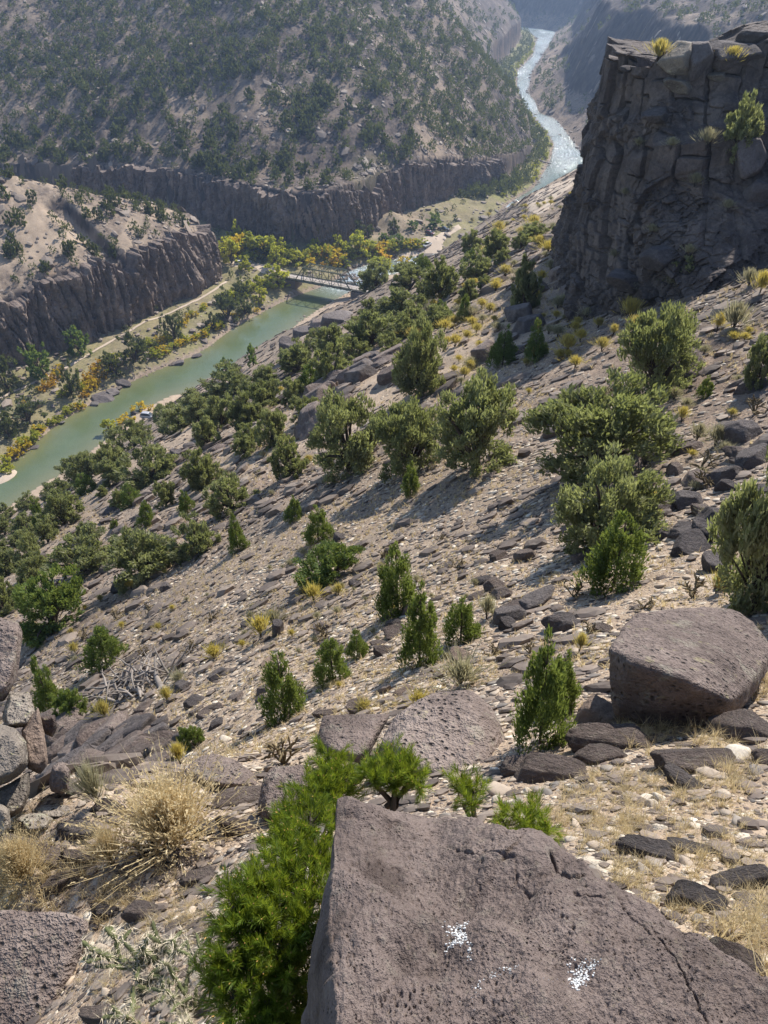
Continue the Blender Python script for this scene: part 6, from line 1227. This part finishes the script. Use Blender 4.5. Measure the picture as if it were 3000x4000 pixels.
def pine(name, blobs, base, label, seed, dens=1.0):
    r = np.random.default_rng(seed); root = empty(name, tuple(base)); P = []; D = []
    cb = np.array(base); wb = MB()
    for (u, v, rp_, t, n) in blobs:
        c = pw(u, v, t) - cb; R = rp_ * t / FPX
        wb.add(*tube([[0, 0, 0] + r.normal(0, .01, 3), c * .5 + np.array([0, 0, .03]) + r.normal(0, .02, 3), c], [.014, .009, .004], 5))
        for _ in range(max(2, int(n * dens * 1.75))):
            o = rsph(1, r)[0]; q = c + o * R * r.uniform(.25, 1.0) * np.array([1, 1.1, .9]); P.append(q); D.append(unit((o * .7 + np.array([-.05, -.1, .85]) + r.normal(0, .35, 3))[None])[0])
            if r.random() < .35: wb.add(*tube([c, (c + q) / 2 + r.normal(0, .006, 3), q], [.004, .003, .002], 4))
    P = np.array(P); D = np.array(D); Ls = r.uniform(.05, .12, len(P)); V, F4, F3, N = needles(P - D * .03, D, Ls, r, 80, .040, .0009, .62)
    sh = np.repeat(r.random(len(P)), 80); t_ = np.clip(.7 * sh + .3 * r.random(N), 0, 1)
    mk('needles', V, [F4, F3], M['needle'], root, False, {'tint': ('POINT', np.repeat(t_, 5))}); wb.build('branches', M['bark'], root, True)
    bd = MB()
    for i in range(len(P)):
        if r.random() < .5: a = P[i] + D[i] * (Ls[i] - .03); bd.add(*tube([a, a + D[i] * .006, a + D[i] * .011], [.0016, .0024, .0004], 5))
    tag(bd.build('buds', M['budm'], root), kind='stuff')
    return tag(root, label, 'pine tree')
M['budm'] = plain('pine_bud', (.50, .30, .10), .6, .2)
BL = [(1290, 2990, 60, 3.3, 16), (1265, 3050, 70, 3.2, 16), (1350, 3050, 55, 3.2, 12), (1215, 3110, 70, 3.1, 16), (1310, 3120, 70, 3.1, 16), (1130, 3190, 60, 3.0, 13), (1210, 3230, 85, 2.9, 20), (1300, 3230, 60, 2.95, 12), (1100, 3270, 60, 2.9, 12), (1150, 3330, 80, 2.8, 18), (1240, 3370, 70, 2.75, 16), (1085, 3400, 70, 2.7, 16), (990, 3460, 80, 2.6, 18), (1120, 3480, 90, 2.6, 22), (1230, 3500, 70, 2.6, 14), (925, 3540, 70, 2.5, 16), (1030, 3560, 90, 2.5, 22), (1170, 3600, 90, 2.5, 20), (930, 3650, 80, 2.45, 18), (1060, 3680, 95, 2.45, 22), (1190, 3720, 70, 2.5, 14), (870, 3760, 60, 2.4, 12), (970, 3780, 90, 2.4, 20), (1100, 3810, 90, 2.4, 20), (1210, 3830, 50, 2.5, 8), (830, 3860, 45, 2.4, 8), (920, 3900, 90, 2.35, 18), (1050, 3930, 95, 2.35, 20), (1170, 3950, 70, 2.4, 13), (980, 4040, 110, 2.3, 18), (1130, 4060, 90, 2.3, 14)]
pine('pinyon', BL, pw(1080, 4080, 2.75), 'bright green long-needled pinyon hugging the left side of the foreground boulder', 981)
pine('pinyon', [(1460, 3030, 45, 3.1, 12), (1530, 2990, 55, 3.2, 15), (1540, 3050, 50, 3.1, 12), (1600, 3030, 50, 3.1, 13), (1630, 3060, 40, 3.1, 9)], pw(1530, 3160, 3.15), 'pine boughs rising behind the top of the foreground boulder', 982)
pine('pinyon', [(1800, 3075, 36, 3.2, 8), (1850, 3105, 38, 3.2, 8), (1835, 3140, 26, 3.1, 5)], pw(1850, 3200, 3.2), 'small pine sprig behind the upper right edge of the foreground boulder', 983)
pine('pinyon', [(1960, 3200, 22, 3.2, 4), (2010, 3180, 36, 3.2, 7), (2085, 3190, 40, 3.2, 8), (2050, 3240, 40, 3.1, 8), (2125, 3240, 40, 3.1, 8), (1985, 3250, 30, 3.1, 5)], pw(2060, 3340, 3.15), 'spiky pine seedling behind the right shoulder of the foreground boulder', 984)
print('TIME plants')
# ------------------------------------------------------------------ roads, beaches
def drape(name, polys, mat, cell_=.7, lift=.12):
    V = []; F = []
    for poly in polys:
        W = np.array([at(u, v)[0][:2] for u, v in poly]); a = W.min(0); b = W.max(0); nx = int((b[0] - a[0]) / cell_) + 2; ny = int((b[1] - a[1]) / cell_) + 2
        gx, gy = np.meshgrid(a[0] + np.arange(nx + 1) * cell_, a[1] + np.arange(ny + 1) * cell_, indexing='ij'); ins = sdist(W, gx.ravel(), gy.ravel(), True)[0].reshape(gx.shape) + .5 * fbm(gx / 2, gy / 2, seed=41)
        z = ground_z(gx.ravel(), gy.ravel()) + lift; z = z - .5 * sstep(0, -1.2, ins.ravel()); s = sum(len(q) for q in V); idx = np.arange(gx.size).reshape(gx.shape) + s; ok = (ins[:-1, :-1] > -1.2) & (ins[1:, 1:] > -1.2)
        V.append(np.stack([gx.ravel(), gy.ravel(), z], 1)); F.append(np.stack([idx[:-1, :-1], idx[1:, :-1], idx[1:, 1:], idx[:-1, 1:]], -1)[ok])
    return tag(mk(name, np.concatenate(V), [np.concatenate(F)], mat, smooth=True), kind='structure')
k6 = .663
c6 = lambda L: [(1900 + x * k6, y * k6) for x, y in L]; c7 = lambda L: [(850 + x * .5726, 850 + y * .5726) for x, y in L]; c3 = lambda L: [(x * .633, 600 + y * .633) for x, y in L]
drape('dirt_road', [c6([(250, 1195), (262, 1165), (300, 1135), (360, 1105), (420, 1080), (500, 1052), (560, 1035), (560, 1070), (490, 1105), (430, 1150), (385, 1180), (370, 1215), (350, 1245), (290, 1265), (262, 1240)])], M['dirt'], .6, .15)
drape('parking_lot', [c7([(1240, 252), (1330, 235), (1400, 205), (1430, 175), (1380, 155), (1420, 132), (1500, 128), (1520, 108), (1560, 92), (1640, 50), (1660, 70), (1570, 120), (1530, 180), (1500, 250), (1400, 262), (1290, 275)]), c7([(105, 305), (190, 285), (240, 300), (300, 320), (380, 320), (490, 380), (500, 395), (430, 405), (350, 385), (300, 375), (255, 335), (180, 330), (110, 332)]), c7([(690, 238), (780, 222), (880, 205), (890, 222), (780, 245), (690, 250)])], M['dirt'], .8, .15)
pth = c3([(0, 1512), (120, 1455), (260, 1395), (390, 1335), (510, 1262), (600, 1208), (740, 1128), (860, 1058), (990, 1010), (1110, 955), (1250, 888), (1330, 840), (1400, 790)])
PW_ = np.array([at(u, v)[0][:2] for u, v in pth]); PW_ = smooth_line(PW_, 1.5, 3); Tn = np.gradient(PW_, axis=0); Tn /= np.linalg.norm(Tn, axis=1)[:, None]; wv = np.linspace(-.5, .5, 5)
gp = PW_[:, None, :] + np.stack([-Tn[:, 1], Tn[:, 0]], 1)[:, None, :] * wv[None, :, None]; zz = ground_z(gp[..., 0].ravel(), gp[..., 1].ravel()) + .14; nn = len(PW_)
ix = np.arange(nn - 1)[:, None] * 5 + np.arange(4)[None, :]; tag(mk('path', np.stack([gp[..., 0].ravel(), gp[..., 1].ravel(), zz], 1), [np.stack([ix, ix + 5, ix + 6, ix + 1], -1).reshape(-1, 4)[:, ::-1]], M['dirt'], smooth=True), kind='structure')
# gravel bar in the left shallows
c = hitz(34, 1848); c0 = hitz(40, 1850); m = MB(); W = np.array([hitz(u, v)[:2] for u, v in c3([(-40, 1985), (0, 1965), (60, 1945), (100, 1945), (118, 1962), (95, 1995), (50, 2025), (0, 2045), (-40, 2050)])]); ctr = W.mean(0); Wd = resamp(np.vstack([W, W[:1]]), .8)[:-1]; n = len(Wd); f = np.linspace(1, 0, 8)[:-1]
V = np.concatenate([np.column_stack([ctr + (Wd - ctr) * q, np.full(n, -.15 + .5 * (1 - q ** 3)) + .05 * fbm(Wd[:, 0], Wd[:, 1], seed=int(q * 9))]) for q in f] + [np.array([[*ctr, .36]])]); F4 = [(j * n + i, j * n + (i + 1) % n, (j + 1) * n + (i + 1) % n, (j + 1) * n + i) for j in range(6) for i in range(n)]; F3 = [(6 * n + i, 6 * n + (i + 1) % n, 7 * n) for i in range(n)]
o = mk('gravel_bar', V, [F4, F3], M['dirt'], smooth=True); tag(o, kind='structure')
# the eroded cut in the mound: a bare sloping bank
# ------------------------------------------------------------------ truss bridge
DZ = 5.2
La = hitz(1124, 1077, DZ); Ra = hitz(1440, 1134, DZ); TL = hitz(1163, 1085, DZ); TR = hitz(1378, 1126, DZ)
ax = (Ra - La); ax[2] = 0; BL_ = np.linalg.norm(ax); ax /= BL_; yaw = math.atan2(ax[1], ax[0]); br = empty('truss_bridge', (La[0], La[1], DZ), yaw)
s0 = float((TL - La) @ ax); s1 = float((TR - La) @ ax); W2 = 2.45; Ht = 5.4; npan = 6; xs = np.linspace(s0, s1, npan + 1)
m = MB(); m.box((BL_ / 2, 0, -.12), (BL_ + 8, 4.6, .24)); m.build('deck', M['deck'], br)
m = MB()
for sy_ in (-1, 1): m.box((BL_ / 2, sy_ * 2.36, .18), (BL_ + 8, .14, .30))
for i in range(14): m.box((BL_ * i / 13, 0, -.55), (.25, 4.9, .55))
for sy_ in (-1.5, 0, 1.5): m.box((BL_ / 2, sy_, -.42), (BL_ + 2, .22, .36))
m.build('floor_beams', M['steel'], br)
for sy_ in (-W2 - .15, W2 + .15):
    m = MB(); bot = [np.array([x_, sy_, -.35]) for x_ in xs]; top = [np.array([x_, sy_, Ht]) for x_ in xs]
    m.bar(bot[0], bot[-1], .20); m.bar(top[1], top[-2], .26); m.bar(bot[0], top[1], .25); m.bar(bot[-1], top[-2], .25)
    for i in range(1, npan): m.bar(bot[i], top[i], .14)
    for i in range(1, npan - 1):
        m.bar(bot[i], top[i + 1], .09); m.bar(top[i], bot[i + 1], .09)
    m.bar([s0 - .5, sy_ * .97, 1.0], [s1 + .5, sy_ * .97, 1.0], .07); m.bar([s0 - .5, sy_ * .97, .55], [s1 + .5, sy_ * .97, .55], .05)
    m.build('truss', M['steel'], br)
m = MB()
for i in range(1, npan): m.bar([xs[i], -W2 - .15, Ht], [xs[i], W2 + .15, Ht], .13)
for i in range(1, npan - 1): m.bar([xs[i], -W2, Ht], [xs[i + 1], W2, Ht], .06); m.bar([xs[i], W2, Ht], [xs[i + 1], -W2, Ht], .06)
m.build('top_bracing', M['steel'], br)
for sy_ in (-2.3, 2.3):
    for a_, b_ in ((-4, s0 - .4), (s1 + .4, BL_ + 4)):
        m = MB(); n = max(2, int((b_ - a_) / 1.8))
        for i in range(n + 1): m.bar([a_ + (b_ - a_) * i / n, sy_, 0], [a_ + (b_ - a_) * i / n, sy_, 1.05], .07)
        m.bar([a_, sy_, 1.0], [b_, sy_, 1.0], .07); m.bar([a_, sy_, .55], [b_, sy_, .55], .06); m.build('railing', M['steel'], br)
for x_, l_ in ((s0 - 3.2, 6.5), (s1 + 3.0, 6.0)):
    m = MB(); m.box((x_, 0, -3.6), (l_, 5.6, 5.8)); V, F = m.V[0], m.F[4][0]; o = m.build('abutment', M['concrete'], br)
tag(br, 'green steel truss bridge with a pale deck crossing the river', 'bridge')
# ------------------------------------------------------------------ vehicles
def car_paint(n, c): return plain(n, c, .35, .5, var=.04)
M['glass'] = plain('car_glass', (.02, .025, .03), .12, .6); M['tyre'] = plain('tyre', (.02, .02, .02), .9, .1); M['rim'] = plain('wheel_rim', (.45, .45, .46), .4, .5); M['lamp'] = plain('lamp_lens', (.7, .68, .62), .2, .6); M['red'] = plain('tail_lens', (.35, .02, .02), .3, .5)
def loft(secs):
    """closed body lofted from cross-sections [(x, half width, z low, z high, half width at the top)]"""
    m = MB(); R = []
    for x_, w, a, b, wt2 in secs: R.append([(x_, -w * .92, a), (x_, -w, a + (b - a) * .25), (x_, -w, a + (b - a) * .62), (x_, -wt2, b), (x_, wt2, b), (x_, w, a + (b - a) * .62), (x_, w, a + (b - a) * .25), (x_, w * .92, a)])
    V = np.array(R).reshape(-1, 3); n = len(secs); k = 8; F = [(i * k + j, i * k + (j + 1) % k, (i + 1) * k + (j + 1) % k, (i + 1) * k + j) for i in range(n - 1) for j in range(k)]
    m.add(V, F); 
    for b, rev in ((0, 1), ((n - 1) * k, 0)):
        q = np.array([[b + 0, b + 1, b + 6, b + 7], [b + 1, b + 2, b + 5, b + 6], [b + 2, b + 3, b + 4, b + 5]]); m.F[4].append(q); m.mi[4].append(np.zeros(3, int))
    return m
def wheel(root, x_, y_, r=.36):
    m = MB(); an = np.linspace(0, 2 * math.pi, 20, endpoint=False); prof = [(-.11, .55), (-.12, .9), (-.08, 1), (.08, 1), (.12, .9), (.11, .55)]; V = np.array([(x_ + q * r * np.cos(a), y_ + d, r + q * r * np.sin(a)) for d, q in prof for a in an]); F = [(i * 20 + j, i * 20 + (j + 1) % 20, (i + 1) * 20 + (j + 1) % 20, (i + 1) * 20 + j) for i in range(5) for j in range(20)]
    m.add(V, F); w_ = m.build('wheel', M['tyre'], root, False); s_ = 1 if y_ > 0 else -1
    m = MB(); V = np.array([(x_ + q * r * np.cos(a), y_ + s_ * d, r + q * r * np.sin(a)) for d, q in ((.06, .62), (.10, .56), (.07, .2), (.09, .02)) for a in an]); m.add(V, [(i * 20 + j, i * 20 + (j + 1) % 20, (i + 1) * 20 + (j + 1) % 20, (i + 1) * 20 + j) for i in range(3) for j in range(20)]); m.build('rim', M['rim'], w_)
def vehicle(kind, paint, name, label, u, v, heading):
    p, t = at(u, v); root = empty(name, (p[0], p[1], ground_z(p[0], p[1])[0] + .16), heading); L = 4.6 if kind == 'suv' else 5.5
    if kind == 'suv':
        loft([(-2.28, .80, .42, .95, .78), (-2.15, .90, .30, 1.02, .86), (-1.2, .92, .26, 1.04, .88), (.9, .92, .26, 1.02, .86), (1.2, .92, .28, .98, .84), (2.05, .86, .32, .86, .76), (2.28, .74, .40, .74, .62)]).build('body', paint, root, False)
        loft([(-2.12, .80, .98, 1.30, .72), (-1.75, .82, .98, 1.62, .66), (-.9, .84, .98, 1.70, .66), (.15, .84, .98, 1.66, .64), (.98, .80, .96, 1.04, .70)]).build('windows', M['glass'], root, False)
        loft([(-1.80, .60, 1.60, 1.68, .56), (-.9, .64, 1.67, 1.75, .60), (.1, .62, 1.63, 1.70, .58), (.3, .56, 1.58, 1.62, .52)]).build('roof', paint, root, False); ws = (-1.38, 1.38)
    else:
        loft([(-2.75, .88, .50, 1.02, .86), (-2.6, .94, .40, 1.05, .90), (.2, .95, .36, 1.06, .90), (1.35, .95, .36, 1.06, .88), (2.45, .92, .42, 1.00, .82), (2.72, .82, .50, .86, .72)]).build('body', paint, root, False)
        loft([(-.72, .82, 1.0, 1.62, .70), (-.55, .84, 1.0, 1.76, .70), (.45, .84, 1.0, 1.76, .70), (1.35, .80, 1.0, 1.10, .72)]).build('windows', M['glass'], root, False)
        loft([(-.62, .64, 1.72, 1.80, .62), (.5, .66, 1.73, 1.82, .62), (.66, .6, 1.68, 1.72, .58)]).build('roof', paint, root, False)
        m = MB(); m.box((-1.68, 0, 1.02), (1.75, 1.5, .10)); m.build('bed', M['tyre'], root); ws = (-1.75, 1.80)
    for x_ in ws:
        for y_ in (-.84, .84): wheel(root, x_, y_)
    e = 2.2 if kind == 'suv' else 2.66
    for y_ in (-.62, .62):
        m = MB(); m.box((e, y_, .78), (.14, .30, .14)); m.build('headlight', M['lamp'], root); m = MB(); m.box((-e - .04, y_ * 1.18, .86), (.12, .18, .24)); m.build('taillight', M['red'], root)
    m = MB(); m.box((e + .06, 0, .46), (.14, 1.5, .20)); m.build('bumper', M['tyre'], root)
    return tag(root, label, 'car' if kind == 'suv' else 'pickup truck')
P_ = dict(silver=car_paint('silver_paint', (.36, .36, .38)), white=car_paint('white_paint', (.72, .72, .72)), maroon=car_paint('maroon_paint', (.10, .015, .02)), black=car_paint('black_paint', (.02, .022, .026)), grey=car_paint('grey_paint', (.14, .15, .17)))
vehicle('suv', P_['silver'], 'parked_car', 'silver estate car parked on the near beach by the green river', 582, 1634, -.15)
vehicle('pickup', P_['white'], 'pickup_truck', 'white pickup parked in the open of the dirt parking lot', 1668, 963, -2.2)
vehicle('suv', P_['maroon'], 'parked_car', 'dark red car parked at the bushes of the dirt parking lot', 1679, 917, -.5)
vehicle('pickup', P_['black'], 'pickup_truck', 'black pickup half hidden by the bush at the top of the parking lot', 1732, 901, -.35)
vehicle('suv', P_['white'], 'parked_car', 'white car parked by the cliff nose left of the bridge', 938, 1034, .3)
vehicle('suv', P_['grey'], 'parked_car', 'grey car parked right of the white one left of the bridge', 967, 1029, -.9)
print('TIME built')
# ------------------------------------------------------------------ haze
hm = bpy.data.materials.new('haze_air'); hm.use_nodes = True; ht = hm.node_tree; ht.nodes.clear()
ho = ht.nodes.new('ShaderNodeOutputMaterial'); hv = ht.nodes.new('ShaderNodeVolumePrincipled')
hv.inputs['Color'].default_value = (.50, .68, 1.0, 1); hv.inputs['Density'].default_value = HAZE; hv.inputs['Anisotropy'].default_value = .35
ht.links.new(hv.outputs[0], ho.inputs['Volume'])
zt_ = float(max(GZ.max(), CAMZ) + 12); zb_ = float(GZ.min() - 1.0); xm = float(np.abs(GX).max() + 40); y0, y1 = float(GY.min() - 40), float(GY.max() + 40)
hb_ = [(sx_, sy_, sz_) for sx_ in (-xm, xm) for sy_ in (y0, y1) for sz_ in (zb_, zt_)]
hz = mk('haze', hb_, [[(0, 1, 3, 2), (4, 6, 7, 5), (0, 4, 5, 1), (2, 3, 7, 6), (0, 2, 6, 4), (1, 5, 7, 3)]], hm)
tag(hz, kind='stuff')
SC.cycles.volume_bounces = 0; SC.cycles.max_bounces = 6; SC.cycles.diffuse_bounces = 3; SC.cycles.glossy_bounces = 2; SC.cycles.transmission_bounces = 3
SC.cycles.use_denoising = True
print('TIME end')
